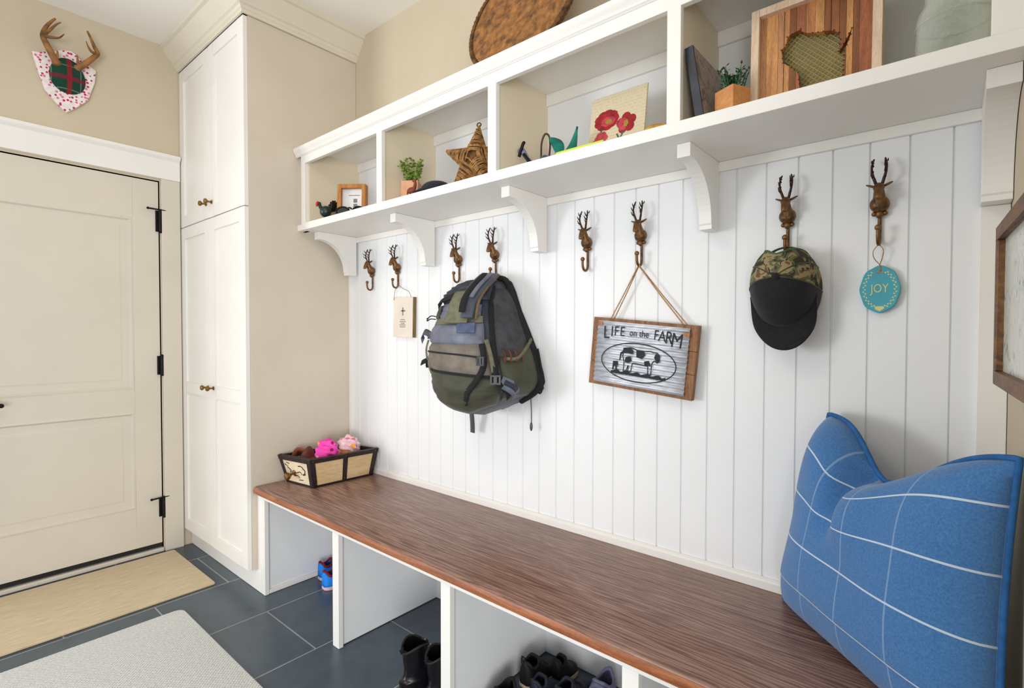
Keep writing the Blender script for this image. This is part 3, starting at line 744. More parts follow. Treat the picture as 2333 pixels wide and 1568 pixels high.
cow = [(-.055, .020), (-.03, .024), (-.005, .018), (.02, .018), (.038, .020), (.050, .017), (.062, .018), (.070, .008), (.071, -.006), (.064, -.014), (.055, -.008), (.048, -.014), (.046, -.026), (.046, -.055), (.036, -.055), (.034, -.028), (.010, -.026), (-.020, -.025), (-.024, -.055), (-.034, -.055), (-.034, -.034), (-.042, -.055), (-.050, -.055), (-.050, -.026), (-.056, -.004)]
b = MB(SA)
for i in range(len(cow)):          # outlined body
    (x0, z0), (x1, z1) = cow[i], cow[(i+1) % len(cow)]
    d = Vector((x1-x0, z1-z0)); n_ = Vector((-d.y, d.x)).normalized()*.0016
    b.add([(x0-n_.x, -.0174, z0-n_.y), (x1-n_.x, -.0174, z1-n_.y), (x1+n_.x, -.0174, z1+n_.y), (x0+n_.x, -.0174, z0+n_.y)], [(0, 1, 2, 3)])
poly(b, [(-.054, .020), (-.03, .024), (-.018, .014), (-.022, .004), (-.040, .006), (-.054, .004)], -.0176)
poly(b, [(-.010, .017), (.018, .017), (.022, .004), (.012, -.008), (-.008, -.004)], -.0176)
poly(b, [(-.046, -.008), (-.028, -.004), (-.022, -.018), (-.034, -.026), (-.048, -.024)], -.0176)
poly(b, [(.020, -.014), (.036, -.010), (.044, -.026), (.022, -.026)], -.0176)
poly(b, [(.058, .017), (.068, .008), (.069, -.006), (.062, -.012), (.052, .002)], -.0176)
poly(b, [(-.056, .012), (-.066, .004), (-.068, -.020), (-.064, -.022), (-.061, 0), (-.054, .004)], -.0176)
poly(b, [(-.090, -.026), (-.072, -.024), (-.070, -.036), (-.074, -.040), (-.074, -.055), (-.079, -.055), (-.080, -.042), (-.085, -.042), (-.086, -.055), (-.091, -.055)], -.0176)
b.build('cow_print', M['ink'], t)
for (x, z, r) in ((-.150, .094, 0), (.1495, .083, 0)):
    MB(SA).box(x-.009, x+.009, -.0195, -.0155, z-.006, z+.006).build('leather_tab', M['leather'], t, bevel=.001)
P = lambda x, z, y=-.022: tuple(SA @ Vector((x, y+.0245, z)))
topx, topz = 1.696, HZ-.001
for s, (xa, xb) in ((-1, (-.122, -.110)), (1, (.128, .140))):
    for xe, dy in ((xa, -.006), (xb, .001)):
        MB().tube([(topx+s*.003, -.022+dy*.5, topz+.004), (topx+s*.010, -.024+dy, topz-.012), (topx+s*.10*.5+(P(xe, .11)[0]-topx)*.12, -.026+dy, topz-.085)] if 0 else [(topx+s*.002, -.022+dy*.6, topz+.003), tuple(Vector((topx, -.022+dy, topz)).lerp(Vector(P(xe, .113)), .5)), P(xe, .1125)], .0019, 7).build('twine', M['rope'], t, smooth=60)
MB().tube([(topx-.004, -.016, topz+.006), (topx-.004, -.022, topz), (topx+.004, -.024, topz+.0), (topx+.004, -.030, topz+.008)], .0024, 7).build('twine_loop', M['rope'], t, smooth=60)

# ------------------------------------------------------------------ teal ornament
t = thing('hanging_ornament', 'teal oval ornament lettered JOY hanging on a cord at the right end', 'ornament', (2.331, 0, 1.26))
OA = T(2.3315, -.0105, 1.3165)
def oct_(a, rx, rz):
    k = 1+.022*math.cos(8*a); return (rx*k*math.cos(a), rz*k*math.sin(a))
pts = [oct_(2*PI*k/64, .0405, .057) for k in range(64)]
MB(OA).prism(pts, 'y', -.0055, .0095).build('disc', M['teal'], t, bevel=.0015, smooth=40)
v, f = text_polys('JOY', .030, .0004)
MB(OA @ T(0, -.0058, .001) @ R('X', 90) @ Matrix.Diagonal((.72, 1, 1, 1))).add(v, f).build('lettering', M['gold'], t)
b = MB(OA)
for k in range(46):
    a = PI/2+.45+(2*PI-.9)*k/45; rx, rz = .0315, .045
    x, z = rx*math.cos(a), rz*math.sin(a); q = (a+PI/2+(.7 if k % 2 else -.7))
    d = Vector((math.cos(q), math.sin(q)))*.0055; n_ = Vector((-d.y, d.x))*.36
    b.add([(x, -.0058, z), (x+d.x*.5+n_.x, -.0059, z+d.y*.5+n_.y), (x+d.x, -.0058, z+d.y), (x+d.x*.5-n_.x, -.0059, z+d.y*.5-n_.y)], [(0, 1, 2, 3)])
b.add([(-.008, -.0059, -.042), (.008, -.0059, -.042), (.009, -.0059, -.048), (0, -.0059, -.054), (-.009, -.0059, -.048)], [(0, 1, 2, 3, 4)])
b.build('leaf_wreath', M['gold'], t)
hx = 2.3285
MB().tube(spline([(hx+.001, -.019, HZ+.005), (hx-.0105, -.021, HZ-.012), (hx-.0085, -.019, HZ-.030), (hx+.002, -.017, HZ-.045), (2.331, -.0165, 1.366), (2.331, -.0165, 1.358)], 5), .0011, 6).tube(spline([(hx-.001, -.019, HZ+.005), (hx+.0095, -.021, HZ-.010), (hx+.0075, -.019, HZ-.030), (hx+.003, -.017, HZ-.046), (2.333, -.0165, 1.366), (2.333, -.0165, 1.358)], 5), .0011, 6).tube([(2.324, -.0165, 1.3575), (2.339, -.0165, 1.3575)], .0016, 6).build('cord', M['rope'], t, smooth=60)

# ------------------------------------------------------------------ camouflage cap
cc = Vector((2.126, -.020, 1.325))
t = thing('baseball_cap', 'camouflage cap with a black front and brim hanging by its back strap', 'cap', (2.124, 0, 1.17))
AX, DY, AZ = .085, .125, .113
def dome(a, e, k=1.0):
    # e: 0 rim -> pi/2 crown top; a around, 0 = +x, pi/2 = up
    ce, se = math.cos(e)**.82, math.sin(e)
    tilt = Vector((0, 0, .026))*se
    return cc+Vector((AX*ce*math.cos(a)*k, -DY*se*k, AZ*ce*math.sin(a)*k))+tilt
def notch(u, v_):
    a = u*2*PI; e = v_*PI/2
    d = (a-PI/2+.02)
    return abs(d) < .62*(1-(e/1.08)**2)**.5 if e < 1.08 else False
b = MB()
nu, nv = 96, 24
def col_of(a): return 0
pts = lambda u, v_: tuple(dome(u*2*PI, v_*PI/2*.999))
up_ = MB().grid(pts, nu, nv, cu=True, skip=lambda u, v_: notch(u, v_) or (math.sin(u*2*PI) < -.08))
up_.build('back_panels', M['camo'], t, smooth=70, solid=.0025, soff=-1)
lo_ = MB().grid(pts, nu, nv, cu=True, skip=lambda u, v_: not (math.sin(u*2*PI) < -.08))
crown = lo_.build('front_panels', M['capblack'], t, smooth=70, solid=.0025, soff=-1)
b = MB()
for a in (math.radians(28), math.radians(152), math.radians(-5), math.radians(185)):
    b.tube([dome(a, e*PI/2/14, 1.004) for e in range(0, 15)], .0016, 6)
b.build('seams', M['olive'], t, smooth=60)
MB().ell(tuple(dome(0, PI/2*.99)+Vector((0, -.001, 0))), (.0095, .005, .0095), 14, 8).build('top_button', M['capblack'], t, smooth=60)
# strap across the notch, over the hook
na = [PI/2-.02+.56*(k/12*2-1) for k in range(13)]
st_ = MB().grid(lambda u, v_: tuple(dome(PI/2-.02+.68*(u*2-1), .02, 1.0)+Vector((0, -.018*v_+.006, 0))), 20, 2)
st_.build('back_strap', M['printgreen'], t, smooth=70, solid=.002)
ed = [(PI/2-.02+.62*math.sqrt(max(0, 1-(e/1.08)**2))*s, e) for s, es in ((1, [i*1.08/12 for i in range(13)]), (-1, [i*1.08/12 for i in range(12, -1, -1)])) for e in es]
MB().tube([dome(a, e, 1.003) for a, e in ed], .0022, 6).build('opening_binding', M['printgreen'], t, smooth=60)
# brim: curved visor hanging below the front panels
def visor(u, v_):
    a = math.radians(194+152*u); rim = dome(a, .32, 1.0)
    c_ = max(0, math.cos((u-.5)*PI))
    out = Vector((.008*c_+.010*math.cos(a)*min(1, c_*2), .0, -(.001+.060*c_**.5)))*v_
    p = rim+Vector((0, -.001-.005*c_, .0))+out
    p.y += (.012-.024*c_)*math.sin(v_*PI*.5)*min(1, c_*3)
    return tuple(p)
MB().grid(visor, 36, 10).build('brim', M['capblack'], t, smooth=70, solid=.0035)
b = MB()
for vv in (.25, .5, .75): b.tube([Vector(visor(u/24, vv))+Vector((0, -.0022, 0)) for u in range(1, 24)], .0006, 5)
b.build('brim_stitching', M['navy'], t)

# ------------------------------------------------------------------ backpack
bp = thing('backpack', 'grey and olive hiking backpack hanging by its top loop from a hook', 'backpack', (1.07, 0, .9))
SEC = [(.893, 1.110, .050, -.050, -.120), (.900, 1.110, .095, -.030, -.165), (.915, 1.105, .140, -.022, -.200), (.945, 1.100, .178, -.016, -.228), (1.00, 1.094, .198, -.014, -.244), (1.06, 1.084, .203, -.014, -.248), (1.12, 1.072, .197, -.014, -.244),
       (1.18, 1.060, .186, -.014, -.234), (1.24, 1.049, .170, -.014, -.216), (1.30, 1.043, .148, -.014, -.188), (1.345, 1.045, .124, -.014, -.158), (1.38, 1.053, .098, -.014, -.126), (1.405, 1.060, .068, -.016, -.095), (1.418, 1.066, .030, -.022, -.062)]
def lift(x, z): return z+max(0, x-1.10)*max(0, 1.06-z)*2.6
def sec(z):
    z = max(SEC[0][0], min(SEC[-1][0], z))
    for a, c in zip(SEC, SEC[1:]):
        if a[0] <= z <= c[0]:
            t_ = (z-a[0])/(c[0]-a[0]); return [a[i]+(c[i]-a[i])*t_ for i in range(1, 5)]
def surf(s_, z, off=0):
    cx_, hw, yb, yf = sec(z); a = s_*PI/2; e = 2/2.7
    sa, ca = math.sin(a), math.cos(a)
    x = cx_+(hw+off)*math.copysign(abs(sa)**e, sa); y = yb-(yb-yf+off)*abs(ca)**e
    # soft creases in the cloth
    k = .004*math.sin(s_*9+z*31)*math.sin(z*47+s_*3)
    return (x, y-k*abs(ca), lift(x, z)+.35*off*(1 if z > 1.3 else 0))
def body(u, v_):
    s_ = -1+2*u; z = SEC[0][0]+(SEC[-1][0]-SEC[0][0])*v_; return surf(s_, z)
mb = MB().grid(body, 56, 60)
bot = [surf(-1+2*i/56, SEC[0][0]) for i in range(57)]; mb.add(bot, [tuple(range(57))])
topc = [surf(-1+2*i/56, SEC[-1][0]) for i in range(57)]; mb.add(topc, [tuple(range(57))])
mb.build('main_compartment', M['packgrey'], bp, smooth=60)
def patch(name, m, s0, s1, z0, z1, off, parent=bp, bulge=0, th=.003, nu=22, nv=16, zl=None, edge=4, cre=0):
    def fn(u, v_):
        s_ = s0+(s1-s0)*u
        za = z0(u) if callable(z0) else z0; zb_ = z1(u) if callable(z1) else z1
        z = za+(zb_-za)*v_
        q = (1-abs(2*u-1)**edge)*(1-abs(2*v_-1)**edge)
        return surf(s_, z, off+bulge*q+cre*q*math.sin(11*u+23*v_)*math.cos(17*v_-5*u))
    return MB().grid(fn, nu, nv).build(name, m, parent, smooth=60, solid=th, soff=0)
# back panel against the wall, black padded edge seen on the right
bk = []
for (sx, sz) in ((0, .905), (.10, .900), (.170, .920), (.203, .975), (.207, 1.06), (.195, 1.14), (.172, 1.22), (.140, 1.30), (.105, 1.37), (.07, 1.412), (.03, 1.425)): bk.append((sx, sz))
outl = [(sec(z)[0]+sx+.012, lift(sec(z)[0]+sx+.012, z)) for sx, z in bk]+[(sec(z)[0]-sx, z) for sx, z in reversed(bk)]
MB().prism(outl, 'y', -.032, -.0015).build('back_panel', M['packblack'], bp, bevel=.010, seg=3, smooth=50)
MB().tube(spline([(sec(z)[0]+sx+.006, -.036, lift(sec(z)[0]+sx+.006, z)) for sx, z in bk[1:]], 4), .012, 10).build('back_piping', M['packblack'], bp, smooth=60)
# lower olive pocket, mid shaped band, upper lid
patch('lower_pocket', M['olive'], -.86, .50, .903, lambda u: 1.085+.02*math.sin(u*PI)-.045*u, .010, bulge=.018, cre=.003)
patch('side_pocket', M['olive'], .54, .985, .915, lambda u: 1.125+.055*u*u, .008, bulge=.014, cre=.002)
patch('side_mesh', M['mesh'], .50, .975, 1.10, 1.375, .004, bulge=.006, cre=.003)
patch('mid_band', M['packtan'], -.90, .42, lambda u: 1.078-.03*u, lambda u: 1.178-.005*u, .016, bulge=.016, cre=.003)
patch('mid_zip_flap', M['packlight'], -.90, .40, lambda u: 1.165, lambda u: 1.235+.01*u, .018, bulge=.014, cre=.003)
patch('mid_zip', M['packblack'], -.88, .40, lambda u: 1.128-.012*u+.012*math.sin(u*PI), lambda u: 1.134-.012*u+.012*math.sin(u*PI), .034, th=.004)
patch('mid_seam', M['packblack'], -.88, .42, lambda u: 1.076-.03*u, lambda u: 1.086-.03*u, .024, th=.005)
patch('front_webbing', M['olivelight'], -.88, .40, lambda u: 1.232+.014*u, lambda u: 1.256+.014*u, .022, th=.004)
patch('upper_pocket', M['packlight'], -.84, .36, lambda u: 1.252, lambda u: 1.31+.02*math.sin(u*PI), .010, bulge=.010, cre=.004)
lid = patch('lid', M['packdark'], -.92, .50, lambda u: 1.305+.02*u, 1.412, .016, bulge=.020, cre=.006)
patch('lid_patch', M['olive'], -.60, -.30, 1.262, 1.305, .024, bulge=.008, th=.003)
patch('lid_strap', M['olivelight'], -.04, .20, lambda u: 1.245, lambda u: 1.352, .040, th=.004)
patch('lid_shadow_fold', M['packblack'], -.60, .00, lambda u: 1.300+.028*u, lambda u: 1.316+.034*u, .036, th=.006)
patch('blue_tab', M['slateblue'], .08, .30, 1.208, 1.245, .036, th=.005)
# side compression straps
def strap(name, m, pts_, w, parent=bp, th=.0022):
    pts3 = [Vector(surf(s_, z, o_)) for s_, z, o_ in pts_]
    pts3 = spline(pts3, 5); L = len(pts3)
    def fn(u, v_):
        i = min(int(round(u*(L-1))), L-1); t = (pts3[min(i+1, L-1)]-pts3[max(i-1, 0)]).normalized()
        cx_, hw, yb, yf = sec(pts3[i].z); n_ = Vector((pts3[i].x-cx_, pts3[i].y-(yb+yf)*.3, 0)).normalized()
        return tuple(pts3[i]+t.cross(n_).normalized()*w*(v_-.5))
    return MB().grid(fn, L-1, 2).build(name, m, parent, smooth=60, solid=th, soff=0)
strap('side_strap', M['packblack'], [(.50, 1.385, .012), (.52, 1.30, .012), (.50, 1.20, .014), (.49, 1.12, .022), (.47, 1.03, .030)], .020)
strap('side_strap', M['packblack'], [(.47, 1.03, .030), (.52, .985, .026), (.60, .945, .020), (.66, .915, .014)], .018)
strap('front_strap', M['packblack'], [(.36, 1.17, .030), (.36, 1.10, .036), (.26, 1.04, .034), (.12, .985, .030), (.04, .94, .026)], .022)
strap('yellow_trim', M['olivelight'], [(.42, 1.185, .020), (.44, 1.13, .026), (.45, 1.07, .026)], .016)
strap('hip_belt', M['packlight'], [(.52, 1.02, .018), (.62, .985, .022), (.70, .945, .022), (.74, .925, .016)], .044, th=.010)
strap('belt_edge', M['packdark'], [(.56, 1.015, .027), (.66, .975, .031), (.73, .935, .028)], .018, th=.004)
strap('pocket_hem', M['olivelight'], [(.985, 1.185, .016), (.90, 1.155, .022), (.76, 1.118, .024), (.60, 1.118, .018)], .012, th=.006)
for k in range(4):
    s_ = .60+.07*k; strap('lace_loop', M['brownleather'], [(s_, 1.105, .026), (s_+.02, 1.13, .024), (s_+.01, 1.15, .016)], .007)
def buckle(s_, z, o_, w, h, rot=0, m=None):
    p = Vector(surf(s_, z, o_)); A = T(*p) @ R('Z', 90*s_*.75) @ R('Y', rot)
    mb_ = MB(A).box(-w/2, w/2, -.005, .005, -h/2, -h/2+.005).box(-w/2, w/2, -.005, .005, h/2-.005, h/2).box(-w/2, -w/2+.005, -.005, .005, -h/2, h/2).box(w/2-.005, w/2, -.005, .005, -h/2, h/2).box(-w*.18, w*.18, -.006, .004, -h/2, h/2)
    return mb_.build('buckle', m or M['plastic'], bp, bevel=.0012)
buckle(.46, 1.035, .040, .034, .030); buckle(-.50, 1.20, .040, .034, .030); buckle(-.52, 1.09, .040, .030, .030, 20, M['packblack']); buckle(.33, 1.11, .046, .026, .03)
# webbing tails on the left of the pack
def ribbon(name, m, pts_, w, wd=(0, 1, 0), th=.002):
    pts3 = spline([Vector(p) for p in pts_], 5); d = Vector(wd)*w
    return MB().grid(lambda u, v_: tuple(pts3[min(int(round(u*(len(pts3)-1))), len(pts3)-1)]+d*(v_-.5)), len(pts3)-1, 1).build(name, m, bp, smooth=60, solid=th, soff=0)
L1 = Vector(surf(-.52, 1.262, .03)); L2 = Vector(surf(-.50, 1.20, .034)); L3 = Vector(surf(-.52, 1.10, .034))
for dz in (0, .012): MB().tube(spline([L1+Vector((0, 0, dz)), L1+Vector((-.022, -.006, dz+.002)), L1+Vector((-.045, -.004, dz*.6-.004))], 5), .0022, 6).ell(tuple(L1+Vector((-.046, -.004, dz*.6-.004))), (.005, .0035, .0035), 8, 6).build('zip_cord', M['packblack'], bp, smooth=60)
ribbon('loose_strap', M['packgrey'], [L2, L2+Vector((-.030, -.004, .012)), L2+Vector((-.052, 0, -.004)), L2+Vector((-.046, 0, -.024))], .026, (.1, .4, .9), .004)
ribbon('loose_strap', M['packblack'], [L3, L3+Vector((-.022, -.004, -.004)), L3+Vector((-.045, 0, -.012))], .020, (.1, .3, .95), .005)
ribbon('loose_strap', M['olivelight'], [L2+Vector((-.01, -.004, -.02)), L2+Vector((-.014, -.012, -.06)), L3+Vector((.012, -.014, -.01)), L3+Vector((.03, -.012, -.05))], .018, (.9, -.4, .1), .003)
# shoulder strap folded over the top, and its hem
ss = [surf(.34, 1.425, .030), surf(.30, 1.40, .040), surf(.26, 1.36, .046), surf(.22, 1.31, .048), surf(.20, 1.262, .044)]
ss = [(1.066, -.050, 1.440)]+ss
p3 = spline(ss, 5)
MB().grid(lambda u, v_: tuple(Vector(p3[min(int(round(v_*(len(p3)-1))), len(p3)-1)])+Vector((.80, .52, -.05))*(.062*(u-.5)*(.75+.5*math.sin(PI*min(1, v_*1.1))))+Vector((-.52, -.8, 0))*.012*math.cos((u-.5)*PI)), 10, len(p3)-1).build('shoulder_strap', M['packgrey'], bp, smooth=60, solid=.008, soff=0)
MB().tube([Vector(p)+Vector((.030, .014, -.004)) for p in p3], [(.006, .003)]*len(p3), 8).build('strap_hem', M['brownweb'], bp, smooth=60)
MB().tube([Vector(p)+Vector((-.010, -.022, 0)) for p in p3[3:-2]], [(.013, .004)]*len(p3[3:-2]), 8).build('strap_fold', M['packblack'], bp, smooth=60)
MB().tube([Vector(p)+Vector((.010, -.012, 0)) for p in p3[2:-6]], [(.009, .004)]*len(p3[2:-6]), 8).build('strap_highlight_band', M['packlight'], bp, smooth=60)
MB().tube(spline([(1.040, -.030, 1.405), (1.044, -.028, 1.428), (1.056, -.024, HZ+.004), (1.064, -.024, HZ+.004), (1.078, -.028, 1.424), (1.086, -.030, 1.395)], 6), [(.004, .008)]*31, 8).build('haul_loop', M['packblack'], bp, smooth=60)
# tails hanging under the pack, and the right hand cord with its toggle
ribbon('hanging_strap', M['plastic'], [(.968, -.060, .920), (.966, -.050, .87), (.960, -.040, .83), (.957, -.036, .795)], .030, (.95, -.2, 0), .003)
MB().tube(spline([(1.262, -.034, .965), (1.263, -.032, .93), (1.2625, -.030, .885), (1.262, -.030, .868)], 4), .002, 6).ell((1.2615, -.030, .855), (.006, .005, .017), 10, 8).build('hanging_cord', M['plastic'], bp, smooth=60)
MB().tube(spline([(1.292, -.030, 1.15), (1.305, -.028, 1.08), (1.312, -.028, 1.01), (1.304, -.030, .985), (1.292, -.030, .99)], 5), .0035, 8).ell((1.305, -.030, 1.005), (.014, .010, .012), 10, 8).ell((1.290, -.032, .992), (.012, .010, .010), 10, 8).build('belt_tail', M['packblack'], bp, smooth=60)

# ------------------------------------------------------------------ blue cushion in the corner
pil = thing('cushion', 'blue cushion with a white windowpane check leaning in the right corner of the bench', 'cushion', (2.33, -.2, ZB))
BL = Vector((2.135, -.045, ZB+.002)); BR = Vector((2.538, -.468, ZB+.002)); TLc = Vector((2.232, -.035, 1.000)); TRc = Vector((2.553, -.425, 1.012))
fn_dir = (BR-BL).normalized().cross(Vector((0, 0, 1)))        # faces the room
fn_dir = Vector((fn_dir.x, fn_dir.y, .12)).normalized()
if fn_dir.y > 0: fn_dir = -fn_dir
def cush(u, v_, side):
    x = 2*u-1; y = 2*v_-1
    # edges pulled in between the corners
    pu = .5+.5*x*(1-.045*(1-y*y)); pv = .5+.5*y*(1-.035*(1-x*x) if y < 0 else 1)
    p = BL.lerp(BR, pu).lerp(TLc.lerp(TRc, pu), pv)
    # the chopped top: a deep notch left of the middle
    d = (u-.42)/(.27 if u < .42 else .50); notch_ = math.exp(-(d*d)*1.6)*max(0, v_-.35)/.65
    p.z -= .118*notch_**1.5
    th = (max(0, 1-x**4)*max(0, 1-y**4))**.55
    bulge = (.100 if side > 0 else .035)*th
    # pinch of the chop on the front: a crease running down from the notch
    cr = math.exp(-((u-.36-.05*(1-v_))/.045)**2)*max(0, v_-.50)/.50
    bulge -= (.085*cr if side > 0 else .0)*min(1, th*1.6)
    if side > 0: bulge += .030*math.exp(-((u-.52)/.13)**2)*max(0, v_-.45)/.55*th**.5
    # left flap turns towards the room above the crease
    fl = max(0, (.33+.25*(1-v_)-u))/.3*max(0, v_-.5)*2*(1 if side > 0 else 0)
    bulge += .02*min(1, fl)*th
    if y < -.6: bulge *= .95
    q = p+fn_dir*(side*bulge)
    wr = .0025*math.sin(14*u+3*v_)*math.sin(11*v_)*th
    q = q+fn_dir*wr
    q.z = max(q.z, ZB+.0015); q.y = min(q.y, -.0175); q.x = min(q.x, XR-.004)
    return tuple(q)
mb = MB().grid(lambda u, v_: cush(u, v_, 1), 70, 70, uv=True)
mb.grid(lambda u, v_: cush(1-u, v_, -1), 70, 70, uv=True)
cov = mb.build('cushion_cover', M['pillow'], pil, smooth=70)
edge = [(i/60, 0) for i in range(60)]+[(1, i/60) for i in range(60)]+[(1-i/60, 1) for i in range(60)]+[(0, 1-i/60) for i in range(60)]
MB().tube([Vector(cush(u, v_, 1))+Vector((0, 0, .003)) for u, v_ in edge], .0055, 8, closed=True).build('piping', M['piping'], pil, smooth=60)

# ------------------------------------------------------------------ tray with banded sides on the bench
tr = thing('tray_box', 'tapered cream trough box with dark bands holding pink cloths on the bench', 'box', (.14, -.2, ZB))
b0 = [Vector((.038, -.372, ZB+.001)), Vector((.236, -.348, ZB+.001)), Vector((.250, -.040, ZB+.001)), Vector((.052, -.062, ZB+.001))]
t0 = [Vector((.012, -.402, .622)), Vector((.252, -.374, .628)), Vector((.268, -.018, .626)), Vector((.026, -.040, .620))]
def quad_wall(i, inset=0):
    j = (i+1) % 4; return b0[i], b0[j], t0[j], t0[i]
cenb = sum(b0, Vector())/4; cent = sum(t0, Vector())/4
def wall_piece(mb, i, u0, u1, v0, v1, out, th):
    a, c, d, e = quad_wall(i); P_ = lambda u, v_: a.lerp(c, u).lerp(e.lerp(d, u), v_)
    nrm = (c-a).cross(e-a).normalized()
    if nrm.dot(a.lerp(c, .5)-cenb) < 0: nrm = -nrm
    q = [P_(u0, v0), P_(u1, v0), P_(u1, v1), P_(u0, v1)]
    o_ = [p+nrm*out for p in q]; n_ = [p+nrm*(out-th) for p in q]
    mb.add(o_+n_, [(0, 1, 2, 3), (7, 6, 5, 4), (0, 4, 5, 1), (1, 5, 6, 2), (2, 6, 7, 3), (3, 7, 4, 0)])
for i in range(4):
    mb = MB(); wall_piece(mb, i, 0, 1, 0, 1, 0, .010)
    mb.build('side_panel', M['traywood'] if i in (1, 3) else M['pale_end'], tr)
MB().add([p.lerp(cenb, .02)+Vector((0, 0, .001)) for p in b0]+[p.lerp(cenb, .02)+Vector((0, 0, .010)) for p in b0], [(3, 2, 1, 0), (4, 5, 6, 7), (0, 1, 5, 4), (1, 2, 6, 5), (2, 3, 7, 6), (3, 0, 4, 7)]).build('base_panel', M['traydark'], tr)
for i in range(4):
    mb = MB(); ww = .085 if i in (1, 3) else .12
    wall_piece(mb, i, -.01, 1.01, .86, 1.01, .004, .018); wall_piece(mb, i, 0, 1, 0, .07, .003, .006)
    wall_piece(mb, i, -.005, ww*.8, 0, .9, .003, .006); wall_piece(mb, i, 1-ww*.8, 1.005, 0, .9, .003, .006)
    if i in (1, 3): wall_piece(mb, i, .47, .54, 0, .9, .003, .006)
    mb.build('band', M['traydark'], tr, bevel=.001)
mb = MB()
for u, v_ in ((.04, .93), (.5, .93), (.96, .93), (.5, .12), (.05, .12)):
    a, c, d, e = quad_wall(1); p = a.lerp(c, u).lerp(e.lerp(d, u), v_); mb.ell(tuple(p+Vector((.005, -.0, .001))), (.003, .003, .003), 8, 6)
mb.build('rivet', M['plastic'], tr, smooth=60)
a, c, d, e = quad_wall(0); nrm = (c-a).cross(e-a).normalized()
if nrm.y > 0: nrm = -nrm
kp = a.lerp(c, .40).lerp(e.lerp(d, .40), .42)
q_ = nrm.to_track_quat('Z', 'Y').to_matrix().to_4x4()
kn = MB(T(*kp) @ q_).lathe([(.014, 0), (.014, .003), (.006, .006), (.006, .020), (.010, .024), (.0165, .032), (.0175, .040), (.014, .047), (.006, .050), (0, .0505)], 18).build('knob', M['brass'], tr, smooth=40)
def endp(u, v_): return a.lerp(c, u).lerp(e.lerp(d, u), v_)+nrm*.0006
mb = MB()
def endstroke(pts_, w):
    for (u0, v0), (u1, v1) in zip(pts_, pts_[1:]):
        p0, p1 = endp(u0, v0), endp(u1, v1); dd = (p1-p0).normalized(); sd = dd.cross(nrm)*w
        mb.add([p0-sd, p1-sd, p1+sd, p0+sd], [(0, 1, 2, 3)])
for k in range(9): endstroke([(.14+.01*k, .72-.012*k), (.145+.01*k, .66)], .0022)
endstroke([(.58, .70), (.66, .72), (.74, .68)], .0025); endstroke([(.72, .66), (.80, .58), (.78, .46), (.72, .42)], .0030); endstroke([(.70, .40), (.80, .44)], .003)
endstroke([(.20, .60), (.30, .50), (.26, .40)], .003); endstroke([(.48, .44), (.62, .50), (.68, .40)], .0022); endstroke([(.36, .30), (.50, .34), (.56, .26)], .0022)
endstroke([(.20, .78), (.30, .74)], .0022); endstroke([(.52, .18), (.68, .20)], .002)
mb.build('stencil_marks', M['ink'], tr)
def crumple(name, label, c_, r_, mats, seed, grp=None):
    rnd = random.Random(seed); ph = [rnd.uniform(0, 6) for _ in range(6)]
    def fn(d): return 1+.16*math.sin(5*d.x+ph[0]+3*d.z)+.12*math.sin(8*d.y+ph[1]-4*d.x)+.09*math.sin(13*d.z+ph[2]+6*d.y)+.05*math.sin(21*d.x+ph[3])
    o = MB().ell(c_, r_, 40, 24, fn).build(name, mats, None, smooth=80)
    return tag(o, label, 'cloth', grp)
crumple('folded_cloth', 'crumpled hot pink and orange print cloth in the banded box', (.166, -.232, .628), (.050, .052, .056), M['hotpink'], 3, 'print cloths in the banded box')
crumple('folded_cloth', 'crumpled pale pink print cloth at the back of the banded box', (.150, -.106, .632), (.050, .050, .050), M['palepink'], 8, 'print cloths in the banded box')
o = MB().grid(lambda u, v_: (.085+.05*u+.010*math.sin(4*v_), -.335+.085*v_, .560+.040*math.sin(PI*v_)*(1-.5*u)+.012*math.sin(7*u+3*v_)+.045*(1-u)), 14, 14).build('leather_flap', M['brownleather'], None, smooth=70, solid=.005)
tag(o, 'dark brown leather piece standing at the knob end of the banded box', 'leather')
mb = MB().tube(spline([(.060, -.352, .560), (.050, -.345, .612), (.050, -.325, .640), (.070, -.300, .628), (.095, -.285, .595), (.10, -.28, .545)], 5), [(.012, .004)]*26, 8)
tag(mb.build('belt_strap', M['rust'], None, smooth=60), 'rust brown strap looped over the end of the banded box', 'strap')

# ------------------------------------------------------------------ antler plaque over the door
am = thing('antler_plaque', 'antlers on a tartan oval and a rosebud-print shield mounted over the door', 'wall mount', (XL, -1.03, 2.28))
sh = [(-1.152, 2.522), (-1.125, 2.528), (-1.09, 2.545), (-1.05, 2.567), (-1.008, 2.580), (-.994, 2.572), (-.972, 2.552), (-.936, 2.533), (-.913, 2.520), (-.918, 2.46), (-.946, 2.362), (-.985, 2.318), (-1.029, 2.276), (-1.068, 2.312), (-1.107, 2.359), (-1.128, 2.43)]
MB().prism([(y, z) for y, z in sh], 'x', XL+.0005, XL+.020).build('shield', M['floral'], am, bevel=.004, seg=3)
mb = MB()
def padd(u, v_):
    a = u*2*PI; r_ = v_
    y = -1.024+math.cos(a)*.069*r_*(1-.10*math.sin(a)); z = 2.452+math.sin(a)*.086*r_
    return (XL+.018+.034*math.sqrt(max(0, 1-r_**2.4)), y, z)
mb.grid(padd, 40, 14, cu=True).build('padded_oval', M['plaid'], am, smooth=70)
def antler(main, tines, r0):
    L = len(main); mb = MB().tube(spline(main, 5), [r0*(1-.72*(i/((L-1)*5))**1.3) for i in range((L-1)*5+1)], 10)
    for tn in tines:
        n_ = (len(tn)-1)*5+1; mb.tube(spline(tn, 5), [r0*.62*(1-.8*i/(n_-1)) for i in range(n_)], 8)
    mb.ell(main[0], (r0*1.25, r0*1.25, r0*1.1), 12, 8)
    mb.build('antler', M['antler'], am, smooth=60)
X0 = XL+.04
